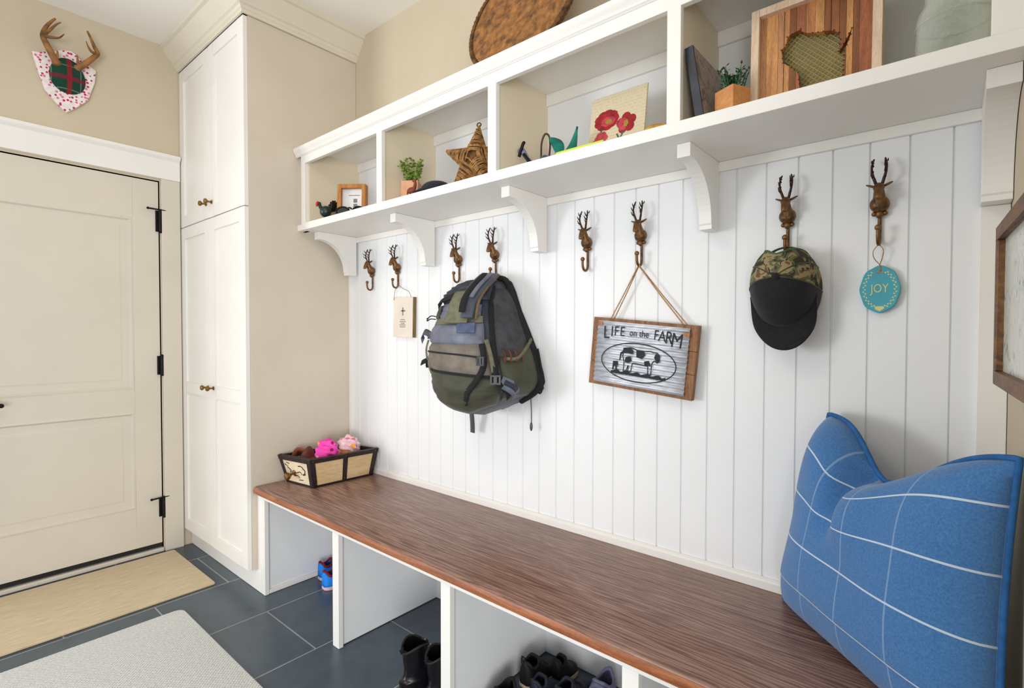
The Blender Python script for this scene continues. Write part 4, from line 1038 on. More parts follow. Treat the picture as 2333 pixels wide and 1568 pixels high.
antler([(X0-.004, -1.066, 2.492), (X0+.012, -1.085, 2.520), (X0+.018, -1.104, 2.557), (X0+.016, -1.117, 2.593), (X0+.012, -1.108, 2.632), (X0+.008, -1.090, 2.668), (X0+.006, -1.070, 2.697)],
       [[(X0+.014, -1.112, 2.604), (X0+.020, -1.095, 2.625), (X0+.024, -1.070, 2.662), (X0+.022, -1.052, 2.681)],
        [(X0+.016, -1.117, 2.595), (X0+.030, -1.090, 2.592), (X0+.036, -1.062, 2.600), (X0+.034, -1.043, 2.626)],
        [(X0+.002, -1.070, 2.506), (X0+.010, -1.066, 2.525), (X0+.012, -1.064, 2.545)]], .0155)
antler([(X0-.004, -.990, 2.497), (X0+.012, -.963, 2.524), (X0+.018, -.935, 2.560), (X0+.018, -.914, 2.592), (X0+.014, -.925, 2.620), (X0+.010, -.938, 2.658), (X0+.008, -.951, 2.690)],
       [[(X0+.018, -.918, 2.588), (X0+.026, -.938, 2.588), (X0+.030, -.952, 2.604), (X0+.028, -.960, 2.630)],
        [(X0+.002, -.985, 2.508), (X0+.010, -.990, 2.530), (X0+.012, -.992, 2.556)]], .0145)

# ------------------------------------------------------------------ round woven tray leaning on top of the cubby shelf
rb = thing('woven_tray', 'large round woven seagrass tray leaning on the wall on top of the cubby shelf', 'tray', (1.33, -.15, 2.107))
RA = T(1.300, -.140, 2.107+.236*math.cos(math.radians(17))+.006) @ R('X', -17) @ R('X', 90)
prof = []
for i in range(60):
    r_ = .220*i/59; prof.append((max(r_, .0), .006+.0022*abs(math.sin(r_*PI/.0078))))
mb = MB(RA).lathe(prof, 96)
mb.build('woven_disc', M['seagrass'], rb, smooth=80, solid=.006, soff=-1)
mb = MB(RA)
for k in range(3):
    rr = .224+.0045*k; n_ = 220
    mb.tube([(rr*math.cos(2*PI*i/n_)*(1+.002*math.sin(i*2.2)), rr*math.sin(2*PI*i/n_)*(1+.002*math.sin(i*2.2)), -.004+.008*k-.004+.0016*math.cos(i*2.2)) for i in range(n_)], .0065, 6, closed=True)
mb.build('rim', M['seagrassdark'], rb, smooth=60)

# ------------------------------------------------------------------ things standing in the cubbies
ZT = ZS1-.0040+.0006      # top of the shelf floor
# turkey figurine
t = thing('turkey_figurine', 'small dark green enamel turkey figurine in the cubby nearest the tall cabinet', 'figurine', (.168, -.235, ZT))
C_ = Vector((.168, -.235, ZT))
k = Vector((1, 0, 0))
MB().ell((C_.x, C_.y, C_.z+.052), (.030, .030, .028), 20, 14).tube(spline([(C_.x-.012, C_.y-.012, C_.z+.060), (C_.x-.022, C_.y-.018, C_.z+.076), (C_.x-.026, C_.y-.020, C_.z+.088)], 4), [.014, .012, .010, .009, .0085, .008, .0075, .007, .007], 10).ell((C_.x-.027, C_.y-.021, C_.z+.092), (.009, .009, .008), 12, 8).build('body', M['turk'], t, smooth=60)
MB().tube(spline([(C_.x-.024, C_.y-.028, C_.z+.100), (C_.x-.030, C_.y-.031, C_.z+.090), (C_.x-.030, C_.y-.031, C_.z+.076)], 4), [.003, .005, .0055, .006, .006, .006, .0055, .004, .002], 8).build('wattle', M['red'], t, smooth=60)
mb = MB()
for i in range(11):
    a = math.radians(-20+22*i); r_ = .047
    mb.tube([(C_.x+.012+.4*math.cos(a)*.010, C_.y+.020, C_.z+.052), (C_.x+.018+math.cos(a)*r_*.75, C_.y+.026, C_.z+.060+math.sin(a)*r_*.7), (C_.x+.020+math.cos(a)*r_, C_.y+.024, C_.z+.060+math.sin(a)*r_)], [(.006, .002), (.010, .002), (.005, .0015)], 8)
mb.build('tail_fan', M['turkdark'], t, smooth=60)
mb = MB()
for s in (-1, 1): mb.tube([(C_.x+s*.010, C_.y, C_.z+.030), (C_.x+s*.011, C_.y-.002, C_.z+.006)], .0045, 8)
mb.box(C_.x-.022, C_.x+.020, C_.y-.018, C_.y+.018, C_.z+.0005, C_.z+.007)
mb.build('legs', M['turkdark'], t, smooth=50)
t2 = MB().ell((.262, -.245, ZT+.0185), (.022, .018, .018), 16, 10, lambda d: 1+.15*math.sin(6*d.x)*math.cos(5*d.z)).build('pebble', M['olivebase'], None, smooth=60)
tag(t2, 'small olive brown stone lying between the turkey figurine and the sunglasses', 'stone')
# small framed picture
def boxframe(name, label, x0, x1, y, z0, z1, dep, fw_, mfr, lean=0, cat='picture', rz=0):
    t = thing(name, label, cat, ((x0+x1)/2, y, z0))
    A = T((x0+x1)/2, y, z0) @ R('Z', rz) @ R('X', -lean)
    w = (x1-x0)/2; h = z1-z0
    fr = MB(A).box(-w, -w+fw_, -dep, 0, 0, h).box(w-fw_, w, -dep, 0, 0, h).box(-w+fw_, w-fw_, -dep, 0, 0, fw_).box(-w+fw_, w-fw_, -dep, 0, h-fw_, h)
    fr.build('frame', mfr, t, bevel=.0015)
    return t, A, w, h
t, A, w, h = boxframe('picture_frame', 'small honey oak framed picture behind the sunglasses in the cubby nearest the tall cabinet', .224, .360, -.165, ZT+.001, ZT+.168, .036, .018, M['oakframe'], 3, rz=36)
MB(A).box(-w+.017, w-.017, -.014, -.006, .017, h-.017).build('print', M['picwhite'], t)
mb = MB(A)
for q, (dx_, dz) in enumerate(((.012, .094), (.012, .070))): mb.box(dx_-.009, dx_+.009, -.0148, -.0138, dz-.009, dz+.009)
mb.box(-.02, .034, -.0148, -.0138, .118, .121)
mb.build('picture_marks', M['greyink'], t)
# sunglasses
t = thing('sunglasses', 'pair of black sunglasses lying in front of the small oak frame', 'sunglasses', (.375, -.25, ZT))
GA = T(.388, -.245, ZT) @ R('Z', 34)
def lens(cx_, rot):
    A = GA @ T(cx_, 0, .0225) @ R('Z', rot) @ R('X', -14)
    rim = [(.029*math.cos(2*PI*i/32)*(1-.12*math.sin(2*PI*i/32)), .001, .0195*math.sin(2*PI*i/32)) for i in range(32)]
    MB(A).tube(rim, .0038, 8, closed=True).build('rim', M['black'], t, smooth=60)
    MB(A).add([(x*.98, y, z*.98) for x, y, z in rim], [tuple(range(32))]).build('lens', M['glassdark'], t)
lens(-.035, 8); lens(.035, -8)
MB(GA).tube(spline([(-.010, -.004, .030), (0, -.008, .034), (.010, -.004, .030)], 4), .0034, 8).build('bridge', M['black'], t, smooth=60)
for x0, x1, x2 in ((-.064, -.060, -.040), (.064, .060, .045)):
    MB(GA).tube(spline([(x0, .004, .032), (x1, .020, .033), (x2, .045, .008)], 5), [(.0022, .005)]*11, 8).build('temple', M['black'], t, smooth=60)
# potted plants
def plant_leaves(mb, c_, n, spread, hmin, hmax, lw, rnd, upright=0):
    for i in range(n):
        a = rnd.uniform(0, 2*PI); r0 = rnd.uniform(0, spread*.6); hgt = rnd.uniform(hmin, hmax)
        base = Vector((c_[0]+r0*math.cos(a), c_[1]+r0*math.sin(a), c_[2]))
        tip = base+Vector((math.cos(a)*spread*rnd.uniform(.1, 1)*(1-upright), math.sin(a)*spread*rnd.uniform(.1, 1)*(1-upright), hgt))
        mid = base.lerp(tip, .55)+Vector((0, 0, hgt*.12))
        sd = Vector((-math.sin(a), math.cos(a), 0))*lw*rnd.uniform(.6, 1.1)
        mb.add([base-sd*.25, base+sd*.25, mid+sd, tip, mid-sd], [(0, 1, 2, 4), (4, 2, 3)])
rnd = random.Random(5)
t = thing('potted_plant', 'light green plant in a rosy wooden box in the second cubby', 'plant', (.755, -.19, ZT))
PA = T(.755, -.19, 0) @ R('Z', 38) @ T(-.805, .19, 0)
MB(PA).box(.770, .840, -.225, -.155, ZT+.0005, ZT+.092).build('planter', M['pinkwood'], t, bevel=.002)
MB(PA).box(.775, .835, -.220, -.160, ZT+.0915, ZT+.094).build('soil', M['soil'], t)
mb = MB(T(-.035, 0, .006))
for i in range(40):
    a = rnd.uniform(0, 2*PI); rr = rnd.uniform(.01, .060); hh = .80*rnd.uniform(.04, .115)*(1.15-rr*7)
    tip = Vector((.802+rr*math.cos(a), -.190+rr*math.sin(a), ZT+.09+max(.02, hh))); base = Vector((.802+.3*rr*math.cos(a), -.190+.3*rr*math.sin(a), ZT+.085))
    mb.tube([base, base.lerp(tip, .5)+Vector((0, 0, .01)), tip], .0009, 5)
    for k_ in range(7):
        p = base.lerp(tip, .25+.75*k_/6)+Vector((rnd.uniform(-.007, .007), rnd.uniform(-.007, .007), rnd.uniform(-.004, .008)))
        mb.ell(tuple(p), (.0065*rnd.uniform(.6, 1.2), .0065*rnd.uniform(.6, 1.2), .004), 6, 4)
mb.build('foliage', M['leaf'], t, smooth=60)
# rust figurine and navy cap
t = thing('animal_figurine', 'tiny rust brown animal figurine in front of the rosy planter box', 'figurine', (.84, -.25, ZT))
mb = MB(T(-.026, -.004, 0)).ell((.862, -.252, ZT+.032), (.024, .010, .012), 14, 8).tube(spline([(.880, -.252, ZT+.036), (.888, -.253, ZT+.052), (.886, -.253, ZT+.066)], 4), [.008, .0075, .007, .0065, .006, .0055, .005, .005, .004], 8).ell((.883, -.254, ZT+.066), (.010, .006, .006), 10, 6)
for dx_, dy in ((-.016, -.006), (-.014, .006), (.014, -.006), (.016, .006)): mb.tube([(.862+dx_, -.252+dy, ZT+.026), (.862+dx_, -.252+dy, ZT+.0008)], .0032, 6)
mb.build('body', M['rust'], t, smooth=60)
t = thing('baseball_cap', 'dark navy cap lying between the rosy planter box and the wicker star', 'cap', (.89, -.18, ZT))
CA = T(.893, -.175, ZT) @ R('Z', 25)
MB(CA).grid(lambda u, v_: (.072*math.cos(u*2*PI)*math.cos(v_*PI/2)**.6, .062*math.sin(u*2*PI)*math.cos(v_*PI/2)**.6, .0008+.070*math.sin(v_*PI/2)), 32, 10, cu=True).build('cap_crown', M['navy'], t, smooth=70, solid=.002, soff=1)
MB(CA).grid(lambda u, v_: ((.070+.045*v_*math.sin(u*PI))*math.cos(PI*1.08+u*PI*.84), (.060+.045*v_*math.sin(u*PI))*math.sin(PI*1.08+u*PI*.84), .018+.012*math.sin(u*PI)-.010*v_), 20, 6).build('cap_brim', M['navy'], t, smooth=70, solid=.003)
# wicker star
t = thing('wicker_star', 'brown wicker five-pointed star leaning at the right of the second cubby', 'star', (1.085, -.16, ZT))
SCx, SCz = 1.085, ZT+.1235
A = T(SCx, -.150, SCz) @ R('Z', 24) @ R('X', -8) @ R('Y', 3)
spts = []
for i in range(10):
    a = PI/2+i*PI/5; r_ = .135 if i % 2 == 0 else .060
    spts.append((r_*math.cos(a), r_*math.sin(a)))
def starpt(u, v_, sd):
    f_ = u*10; i = int(f_) % 10; q = f_-int(f_); x = spts[i][0]*(1-q)+spts[(i+1) % 10][0]*q; z = spts[i][1]*(1-q)+spts[(i+1) % 10][1]*q
    return (x*v_, sd*(.026*(1-v_)**.7+.008*(1-v_**6)), z*v_)
mb = MB(A)
mb.grid(lambda u, v_: starpt(u, v_, -1), 80, 8, cu=True).grid(lambda u, v_: starpt(u, v_, 1), 80, 8, cu=True)
core = mb.build('star_body', M['seagrassdark'], t, smooth=70)
mb = MB(A); rnd = random.Random(11)
for i in range(0, 10, 2):            # wound canes across each ray
    tip = Vector((spts[i][0], 0, spts[i][1])); v0 = Vector((spts[i-1][0], 0, spts[i-1][1])); v1 = Vector((spts[(i+1) % 10][0], 0, spts[(i+1) % 10][1]))
    for k_ in range(19):
        q = -.30+1.30*k_/19.5; a_ = v0.lerp(tip, q); c2 = v1.lerp(tip, q); wv = rnd.uniform(-.007, .007)
        d = Vector((0, -.030*(1-q)-.005*rnd.uniform(.5, 1.6), 0)); m_ = a_.lerp(c2, .5)+Vector((wv, 0, wv))
        mb.tube([a_, a_.lerp(m_, .5)+d*.8, m_+d, c2.lerp(m_, .5)+d*.8, c2], .0030*rnd.uniform(.8, 1.2), 6)
    mb.tube([v0, v0.lerp(tip, .5), tip+Vector((rnd.uniform(-.006, .006), 0, .004)), v1.lerp(tip, .5), v1], .0042, 6)
mb.build('canes', M['wicker'], t, smooth=60)
mb = MB(A).tube([(.008*math.cos(2*PI*i/14), 0, .141+.008*math.sin(2*PI*i/14)) for i in range(14)], .0022, 6, closed=True)
mb.build('hanging_loop', M['seagrassdark'], t, smooth=60)

# third cubby
t = thing('hook_tool', 'blue-grey enamel handle piece lying at the left of the third cubby', 'ornament', (1.40, -.21, ZT))
MB().tube(spline([(1.345, -.200, ZT+.086), (1.362, -.205, ZT+.080), (1.385, -.212, ZT+.050), (1.415, -.220, ZT+.022), (1.440, -.225, ZT+.012)], 5), [.011]*5+[.009]*5+[.0085]*5+[.008]*5+[.006], 10).build('shaft', M['bluegrey'], t, smooth=60)
MB().tube(spline([(1.352, -.214, ZT+.062), (1.372, -.218, ZT+.098), (1.374, -.214, ZT+.104)], 4), .0055, 8).tube(spline([(1.380, -.222, ZT+.062), (1.405, -.228, ZT+.034), (1.428, -.232, ZT+.010)], 4), [.006]*9, 8).build('black_grip', M['black'], t, smooth=60)
t = thing('wire_figurine', 'small slate blue figurine with a tall brown wire loop in the third cubby', 'figurine', (1.47, -.2, ZT))
MB().ell((1.452, -.205, ZT+.024), (.022, .018, .024), 16, 10).ell((1.468, -.207, ZT+.022), (.016, .014, .018), 12, 8).build('body', M['slateblue'], t, smooth=60)
MB().tube(spline([(1.438, -.205, ZT+.040), (1.440, -.205, ZT+.090), (1.452, -.203, ZT+.116), (1.468, -.203, ZT+.106), (1.474, -.205, ZT+.075), (1.478, -.215, ZT+.035), (1.484, -.222, ZT+.010)], 6), .0032, 8).ell((1.480, -.228, ZT+.012), (.014, .010, .011), 12, 8).build('wire_loop', M['brownmetal'], t, smooth=60)
t = thing('leaf_ornament', 'deep teal leaf-winged ornament beside the wire loop in the third cubby', 'ornament', (1.524, -.2, ZT))
def wing(sx, lenx, hgt):
    def fn(u, v_):
        w_ = math.sin(PI*u**.8)**.8 if 0 < u < 1 else 0
        x = 1.524+sx*lenx*u; zc = ZT+.034+hgt*u**1.5
        return (x, -.205+.028*abs(2*v_-1)*w_-.010*u, max(ZT+.004, zc+(.034*w_)*(2*v_-1)))
    return fn
MB().grid(wing(-1, .046, .060), 16, 8).grid(wing(1, .060, .070), 16, 8).ell((1.524, -.205, ZT+.022), (.026, .015, .020), 16, 8).build('wings', M['tealdark'], t, smooth=70, solid=.005)
MB().ell((1.524, -.222, ZT+.024), (.010, .006, .007), 10, 6).build('centre_bead', M['brownmetal'], t, smooth=60)
o = MB().box(1.540, 1.705, -.266, -.240, ZT+.0003, ZT+.021).build('green_block', M['lime'], None, bevel=.001)
tag(o, 'lime green strip lying in front of the poppy card in the third cubby', 'card')
# poppy card
t = thing('poppy_card', 'cream book-page card printed with red flowers leaning in the third cubby', 'card', (1.674, -.14, ZT))
A = T(1.674, -.150, ZT+.0008) @ R('X', -9)
MB(A).box(-.095, .095, -.003, .003, 0, .217).build('card_sheet', M['page'], t)
def flower(mb, cx_, cz, rx, rz, n, y, rot=0):
    for i in range(n):
        a = 2*PI*i/n+rot; px_, pz = cx_+rx*.55*math.cos(a), cz+rz*.55*math.sin(a)
        pl = [(px_+rx*.46*math.cos(2*PI*k_/10), y-.0002*i/n, pz+rz*.46*math.sin(2*PI*k_/10)) for k_ in range(10)]; mb.add(pl, [tuple(range(10))])
mb = MB(A); flower(mb, -.036, .134, .044, .034, 9, -.0034); flower(mb, .034, .108, .034, .034, 5, -.0034, .4); mb.build('printed_flower', M['petalred'], t)
mb = MB(A); flower(mb, -.030, .128, .026, .016, 7, -.0037); flower(mb, .022, .106, .018, .022, 6, -.0037); flower(mb, -.050, .078, .024, .022, 6, -.0037); mb.build('printed_petals', M['petalrose'], t)
mb = MB(A)
for (x0, z0, x1, z1) in ((-.07, .02, -.08, .07), (-.08, .07, -.056, .085), (-.056, .085, -.05, .108), (-.062, .075, -.045, .078), (.01, .05, .03, .088), (.004, .08, .012, .066)):
    d = Vector((x1-x0, z1-z0)); n_ = Vector((-d.y, d.x)).normalized()*.0026; mb.add([(x0-n_.x, -.0036, z0-n_.y), (x1-n_.x, -.0036, z1-n_.y), (x1+n_.x, -.0036, z1+n_.y), (x0+n_.x, -.0036, z0+n_.y)], [(0, 1, 2, 3)])
mb.build('printed_stems', M['printgreen'], t)
mb = MB(A); flower(mb, -.028, .128, .012, .008, 6, -.0040); flower(mb, .034, .106, .008, .012, 5, -.0040); mb.build('printed_centres', M['yellowc'], t)
t = thing('ochre_figurine', 'low ochre and pink lizard-like figurine lying right of the poppy card', 'figurine', (1.85, -.2, ZT))
MB().tube(spline([(1.796, -.215, ZT+.016), (1.826, -.215, ZT+.030), (1.854, -.212, ZT+.030), (1.880, -.210, ZT+.024), (1.890, -.208, ZT+.014)], 5), [.012]*4+[.014]*5+[.013]*5+[.010]*4+[.007]*3, 10).ell((1.822, -.216, ZT+.030), (.016, .013, .014), 12, 8).build('body', M['ochre'], t, smooth=60)
mb = MB()
for x_ in (1.82, 1.846, 1.872): mb.tube([(x_, -.222, ZT+.022), (x_+.006, -.228, ZT+.0055)], .0045, 6).tube([(x_, -.205, ZT+.022), (x_-.004, -.198, ZT+.0055)], .0045, 6)
mb.build('feet', M['pinkwood'], t, smooth=60)

# fourth cubby
t = thing('leaning_book', 'dark book with a mottled cover leaning against the left side of the fourth cubby', 'book', (1.96, -.17, ZT))
A = T(1.9975, -.155, ZT+.0040) @ R('Y', -9.0)
MB(A).box(-.026, -.023, -.113, .103, 0, .192).box(-.007, -.004, -.113, .103, 0, .192).build('cover_boards', M['cover'], t, bevel=.001)
MB(A).box(-.026, -.004, -.117, -.111, 0, .192).build('spine', M['spine'], t, bevel=.0012)
MB(A).box(-.0228, -.0072, -.1108, .098, .003, .188).build('page_block', M['pages'], t)
rnd = random.Random(9)
t = thing('potted_herb', 'dark green herb in an orange-brown wooden box beside the leaning book', 'plant', (2.046, -.226, ZT))
A = T(2.046, -.226, ZT+.0006) @ R('Z', 64)
MB(A).box(-.029, .029, -.029, .029, 0, .070).build('planter', M['potwood'], t, bevel=.0015)
MB(A).box(-.025, .025, -.025, .025, .0695, .072).build('soil', M['soil'], t)
mb = MB(A)
for i in range(46):
    a = rnd.uniform(0, 2*PI); rr = rnd.uniform(.002, .026); hh = rnd.uniform(.022, .050)
    base = Vector((rr*math.cos(a), rr*math.sin(a), .070)); tip = base+Vector((math.cos(a)*.014, math.sin(a)*.014, hh))
    mb.tube([base, base.lerp(tip, .5), tip], [.0016, .0013, .0006], 5)
    for k_ in range(6):
        p = base.lerp(tip, .2+.8*k_/5); b_ = rnd.uniform(0, 2*PI); l_ = .010
        d = Vector((math.cos(b_)*l_, math.sin(b_)*l_, .006)); sd = Vector((-math.sin(b_), math.cos(b_), 0))*.0028
        mb.add([p, p+d*.5+sd, p+d, p+d*.5-sd], [(0, 1, 2, 3)])
mb.build('foliage', M['leaf2'], t)
# wooden string-art frame
t = thing('string_art_frame', 'pale wood shadow box of reclaimed strips with a string-filled cut-out in the fourth cubby', 'picture', (2.21, -.16, ZT))
A = T(2.2115, -.150, ZT+.0006) @ R('X', -2)
w, h = .1335, .264
MB(A).box(-w, -w+.0175, -.046, 0, 0, h).box(w-.0175, w, -.046, 0, 0, h).box(-w+.0175, w-.0175, -.046, 0, 0, .0175).box(-w+.0175, w-.0175, -.046, 0, h-.0175, h).build('frame', M['palewood'], t, bevel=.001)
cut = [(-.058, .180), (-.028, .188), (-.023, .178), (-.002, .170), (.042, .160), (.053, .151), (.056, .134), (.052, .108), (.057, .112), (.078, .152), (.076, .138), (.064, .106), (.062, .040), (.052, .032), (-.026, .036), (-.032, .086), (-.056, .112), (-.066, .120), (-.070, .152), (-.060, .162)]
cut = [(x*.97, z+.002) for x, z in cut]
# strips: each strip is split where the cut-out passes (even-odd scan in fine columns)
def inside(x, z):
    c_ = False; n_ = len(cut)
    for i in range(n_):
        x0, z0 = cut[i]; x1, z1 = cut[(i+1) % n_]
        if (z0 > z) != (z1 > z) and x < (x1-x0)*(z-z0)/(z1-z0)+x0: c_ = not c_
    return c_
def spans(x):
    zs_ = []; n_ = len(cut)
    for i in range(n_):
        x0, z0 = cut[i]; x1, z1 = cut[(i+1) % n_]
        if (x0 > x) != (x1 > x): zs_.append(z0+(z1-z0)*(x-x0)/(x1-x0))
    return sorted(zs_)
lo, hi = .0176, h-.0176
def strips(mb, m):       # one part per loose piece of a strip
    key = {}; par = {}
    def fd(a):
        while par[a] != a: a = par[a]
        return a
    ids = []
    for p in mb.v:
        k_ = (round(p.x, 5), round(p.y, 5), round(p.z, 5)); key.setdefault(k_, len(key)); ids.append(key[k_])
    for q in range(len(key)): par[q] = q
    for f in mb.f:
        for v_ in f[1:]: par[fd(ids[v_])] = fd(ids[f[0]])
    gr = {}
    for f in mb.f: gr.setdefault(fd(ids[f[0]]), []).append(f)
    for fs in gr.values():
        n_ = MB(); n_.add(mb.v, fs)
        used = sorted({i for f in fs for i in f}); mp_ = {a: b for b, a in enumerate(used)}
        n2 = MB(); n2.add([mb.v[i] for i in used], [tuple(mp_[i] for i in f) for f in fs]); n2.build('wood_strip', m, t)
ws_ = [-w+.0177]; rnd = random.Random(4)
while ws_[-1] < w-.0177-.016: ws_.append(ws_[-1]+rnd.uniform(.011, .021))
ws_[-1] = w-.0177
for i in range(len(ws_)-1):
    a_, c2 = ws_[i]+.0003, ws_[i+1]-.0003; mb = MB(A); yo = rnd.uniform(-.0015, .0015); ns = 8
    for k_ in range(ns):
        xa, xb = a_+(c2-a_)*k_/ns, a_+(c2-a_)*(k_+1)/ns; sp_a, sp_b = spans(xa), spans(xb)
        sp_ = spans((xa+xb)/2)
        if len(sp_a) != len(sp_) or len(sp_b) != len(sp_): sp_a = sp_b = sp_
        ea = [lo]+sp_a+[hi]; eb = [lo]+sp_b+[hi]
        for j in range(0, len(ea), 2):
            za0, za1, zb0, zb1 = ea[j], ea[j+1], eb[j], eb[j+1]
            v_ = [(xa, -.030+yo, za0), (xb, -.030+yo, zb0), (xb, -.030+yo, zb1), (xa, -.030+yo, za1), (xa, -.014, za0), (xb, -.014, zb0), (xb, -.014, zb1), (xa, -.014, za1)]
            mb.add(v_, [(0, 1, 2, 3), (7, 6, 5, 4), (0, 4, 5, 1), (3, 2, 6, 7)]+([(0, 3, 7, 4)] if k_ == 0 else [])+([(1, 5, 6, 2)] if k_ == ns-1 else []))
    strips(mb, M['oldwood'][rnd.randrange(6)])
MB(A).box(-w+.0176, w-.0176, -.006, -.001, .0176, h-.0176).build('backing', M['hollow'], t)
mb = MB(A)
for s in (-1, 1):
    for k_ in range(-16, 20):
        c0 = k_*.0125; pts_ = []
        # line x - s*z = const, clipped to the cut-out by sampling
        run = None
        for q in range(120):
            z = .028+.17*q/119; x = c0+s*(z-.12)
            ok = inside(x, z)
            if ok and run is None: run = (x, z)
            if (not ok or q == 119) and run is not None:
                if z-run[1] > .006: mb.tube([(run[0], -.012-.001*(s > 0), run[1]), (x, -.012-.001*(s > 0), z)], .0010, 5)
                run = None
mb.build('string_lattice', M['string'], t)
mb = MB(A)
for (x, z), (x2, z2) in zip(cut, cut[1:]+cut[:1]):
    for q in range(max(1, int(math.hypot(x2-x, z2-z)/.011))): mb.ell((x+(x2-x)*q*.011/max(.011, math.hypot(x2-x, z2-z)), -.0315, z+(z2-z)*q*.011/max(.011, math.hypot(x2-x, z2-z))), (.0016, .001, .0016), 6, 4)
mb.build('nail_heads', M['darkbronze'], t)
# glass jar
t = thing('glass_jar', 'large clear glass jar at the right end of the fourth cubby', 'jar', (2.4645, -.178, ZT))
outer = [(.0, .001), (.050, .001), (.058, .005), (.0615, .016), (.061, .040), (.0622, .065), (.061, .090), (.0610, .112), (.058, .126), (.051, .138), (.0475, .146), (.0475, .172), (.0500, .175), (.0500, .181), (.048, .184)]
inner = [(.044, .184), (.044, .146), (.048, .136), (.0545, .123), (.0575, .110), (.0575, .016), (.054, .009), (.0, .007)]
MB(T(2.4620, -.178, ZT)).lathe(outer+inner, 48).build('jar_body', M['glass'], t, smooth=50)
MB(T(2.4620, -.178, ZT)).tube([(.0618*math.cos(2*PI*i/48), .0618*math.sin(2*PI*i/48), .100) for i in range(48)], .002, 6, closed=True).build('glass_band', M['glass'], t, smooth=60)

# ------------------------------------------------------------------ framed print on the right wall
t = thing('framed_print', 'pale botanical print in a brown wooden frame on the wall at the right end', 'picture', (XR, -.7, 1.12))
def wallpt(y, z, d): return (XR-.001-d, y, z)
fy0, fy1, fz0, fz1 = -1.02, -.385, 1.124, 1.384
fwd_ = .023
A = T(XR-.0405, fy1, 0) @ R('Z', 2.6)
def fb(mb, y0, y1, z0, z1, d0, d1): mb.box(d0, d1, y0-fy1, y1-fy1, z0, z1)
mb = MB(A); fb(mb, fy0, fy1, fz0, fz0+fwd_, 0, .020); fb(mb, fy0, fy1, fz1-fwd_, fz1, 0, .020); fb(mb, fy0, fy0+fwd_, fz0+fwd_, fz1-fwd_, 0, .020); fb(mb, fy1-fwd_, fy1, fz0+fwd_, fz1-fwd_, 0, .020)
mb.build('frame', M['walnut'], t, bevel=.002)
mb = MB(A); fb(mb, fy0+fwd_-.002, fy1-fwd_+.002, fz0+fwd_-.002, fz1-fwd_+.002, .010, .014); mb.build('print', M['botanic'], t)

# ------------------------------------------------------------------ shoes
def shoe(name, label, pos, rot, L, wd, hh, mu, ms, mlin, cat='shoe', grp=None, collar=.36, laces=None, tab=False):
    """toe points along local +y, heel at the origin"""
    t = thing(name, label, cat, (0, 0, 0), grp); A = T(*pos) @ R('Z', rot)
    def plan(v_):      # half width along the length
        return wd*(.72+.30*math.sin(PI*min(1, max(0, (v_-.02)*.95))**.9)) * (1-max(0, (v_-.80)/.20)**2.2*.75) * (1-max(0, (.10-v_)/.10)**2*.45)
    def height(v_):
        top = hh if v_ < collar else hh*(1-.50*min(1, (v_-collar)/.32)**.8)
        return top*(1-max(0, (v_-.78)/.22)**2*.45)
    so = .018
    mb = MB(A)
    n_ = 24; ring = [(plan(i/n_), i/n_*L) for i in range(n_+1)]
    pl = [(x*1.04, y) for x, y in ring]+[(-x*1.04, y) for x, y in reversed(ring)]
    mb.prism([(x, y+.0) for x, y in pl], 'z', .0006, so); mb.build('sole', ms, t, smooth=50, bevel=.003)
    def up_(u, v_):
        a = PI*u; e = .62; w_ = plan(v_); h_ = height(v_)
        cx_ = -math.cos(a); sz = math.sin(a)
        return (w_*math.copysign(abs(cx_)**e, cx_)*(1-.22*sz*(h_/hh)), v_*L, so-.002+(h_-so)*sz**.75)
    def hole(u, v_): return v_ < collar and v_ > .045 and abs(u-.5) < .30*min(1, (v_-.0)/.10)
    mb = MB(A).grid(up_, 28, 36, skip=hole)
    hs = [up_(i/14, 0) for i in range(15)]; mb.add(hs, [tuple(range(15))])
    mb.build('upper', mu, t, smooth=60, solid=.004, soff=-1)
    mb = MB(A).grid(lambda u, v_: (plan(collar*v_)*.72*(2*u-1), .012+collar*.95*L*v_, so+.010+.010*(2*u-1)**2), 6, 8)
    mb.build('insole', mlin, t, smooth=60)
    cl = []
    for k in range(41):
        q = k/40*2*PI; v_ = collar*.5-collar*.5*math.cos(q)*.98+.012; u = .5+.30*math.sin(q)*min(1, v_/.12)
        cl.append(up_(u, max(.0, v_)))
    MB(A).tube(cl, .0055, 8, closed=True).build('collar', mlin if laces is None else mu, t, smooth=60)
    if laces:
        mb = MB(A)
        for k in range(5):
            v_ = collar+.03+k*.055; mb.tube([Vector(up_(.5-.17, v_))+Vector((0, 0, .002)), Vector(up_(.5, v_+.012))+Vector((0, 0, .004)), Vector(up_(.5+.17, v_))+Vector((0, 0, .002))], .0022, 6)
        mb.build('laces', laces, t, smooth=60)
    if tab: MB(A).tube(spline([(0, .004, hh-.004), (0, -.008, hh+.010), (0, -.004, hh+.022), (0, .006, hh+.010)], 4), [(.005, .0016)]*13, 8).build('heel_tab', mu, t, smooth=60)
    return t
shoe('sneaker', 'bright blue child sneaker in the first cubby, the one nearer the tall cabinet', (.128, -.262, 0), -4, .185, .036, .088, M['blueshoe'], M['shoesole'], M['redlining'], grp='blue sneakers under the bench')
shoe('sneaker', 'bright blue child sneaker in the first cubby, partly behind the white post', (.232, -.300, 0), -6, .185, .036, .088, M['blueshoe'], M['shoesole'], M['redlining'], grp='blue sneakers under the bench')
shoe('running_shoe', 'black shoe with a pale sole against the left divider of the third cubby', (1.376, -.215, 0), -4, .165, .040, .092, M['shoeblack'], M['tansole'], M['insole'], grp='shoes in the third cubby', laces=M['shoeblack'], tab=True)
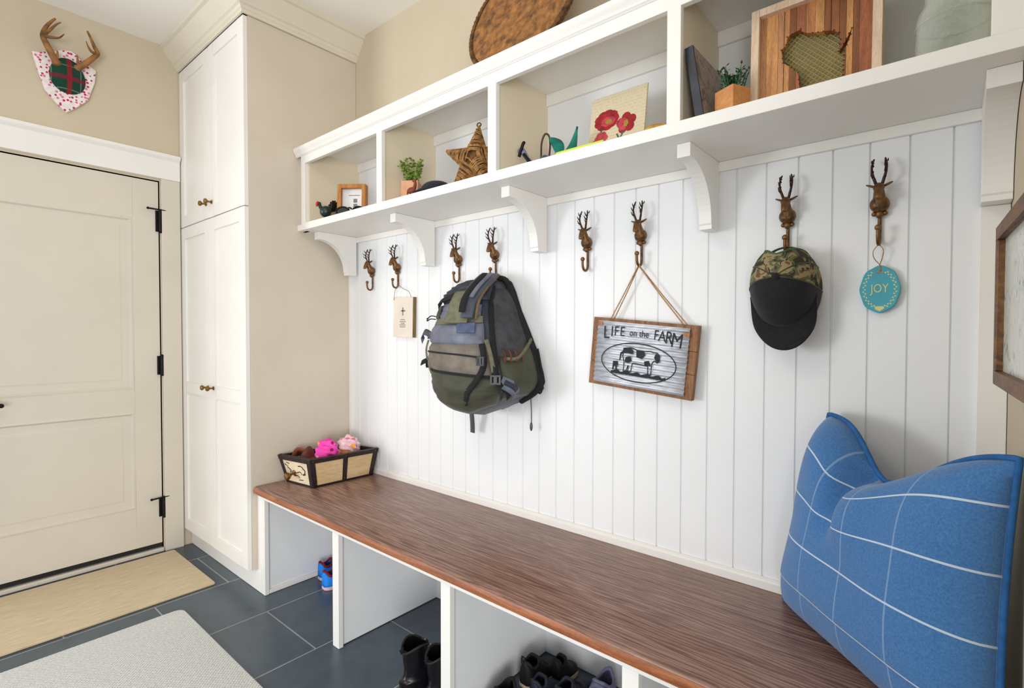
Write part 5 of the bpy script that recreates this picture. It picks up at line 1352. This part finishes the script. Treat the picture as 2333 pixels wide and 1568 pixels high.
shoe('running_shoe', 'black shoe at the back of the third cubby behind the navy shoe', (1.445, -.128, 0), -4, .112, .030, .088, M['shoeblack'], M['tansole'], M['liningdark'], grp='shoes in the third cubby')
shoe('running_shoe', 'navy shoe with a grey collar in the middle of the third cubby', (1.460, -.270, 0), -2, .135, .035, .092, M['shoenavy'], M['shoesole'], M['packlight'], grp='shoes in the third cubby', laces=M['shoenavy'])
shoe('running_shoe', 'black-laced dark navy shoe between the navy shoe and the slate grey slip-on', (1.535, -.245, 0), -2, .185, .034, .090, M['shoenavy'], M['tansole'], M['liningdark'], grp='shoes in the third cubby', laces=M['packblack'])
shoe('slip_on_shoe', 'slate grey slip-on shoe nearest the right side of the third cubby', (1.617, -.050, 0), 183, .23, .041, .096, M['shoegrey'], M['tansole'], M['insole'], grp='shoes in the third cubby', laces=M['shoegrey'])
shoe('low_shoe', 'dark green suede shoe in front of the black shoe in the third cubby', (1.392, -.285, 0), 182, .20, .042, .084, M['shoegreen'], M['tansole'], M['liningdark'], grp='shoes in the third cubby')
def boot(label, x, y, rot):
    t = thing('ankle_boot', label, 'boot', (0, 0, 0), 'black boots in the second cubby'); A = T(x, y, 0) @ R('Z', rot)
    n_ = 28
    secs = [(.020, .036, .115, .075), (.035, .038, .118, .078), (.055, .037, .105, .070), (.075, .035, .075, .052), (.095, .034, .052, .034), (.115, .0345, .046, .026), (.140, .036, .046, .024), (.165, .038, .048, .024), (.178, .0385, .049, .024)]
    def fn(u, v_):
        f_ = v_*(len(secs)-1); i = min(int(f_), len(secs)-2); q = f_-i
        z, w_, l_, c_ = [secs[i][k]*(1-q)+secs[i+1][k]*q for k in range(4)]
        a = 2*PI*u; sy = math.sin(a)
        z2 = .90*z+(.012*math.cos(2*a) if v_ > .97 else 0)
        return (w_*math.cos(a), c_+(l_ if sy > 0 else c_+.045 if v_ < .3 else l_)*sy*(1 if sy > 0 else .9)-.03, z2)
    MB(A).grid(fn, n_, 40, cu=True).build('upper', M['bootleather'], t, smooth=60, solid=.004, soff=-1)
    MB(A).prism([(.039*math.cos(2*PI*k/24), .045+.118*math.sin(2*PI*k/24)-.0) for k in range(24)], 'z', .0006, .022).build('sole', M['liningdark'], t, bevel=.002)
    MB(A).tube([fn(k/28, .985) for k in range(28)], .004, 8, closed=True).build('top_binding', M['shoeblack'], t, smooth=60)
    MB(A).tube(spline([fn(.75, .99), tuple(Vector(fn(.75, .99))+Vector((0, -.006, .016))), tuple(Vector(fn(.75, .97))+Vector((0, -.004, .004)))], 4), [(.008, .0014)]*9, 8).build('pull_tab', M['shoeblack'], t, smooth=60)
boot('black leather boot standing in full view in the second cubby', 1.105, -.455, -8)
boot('black leather boot half hidden by the white post in the second cubby', 1.205, -.435, -8)
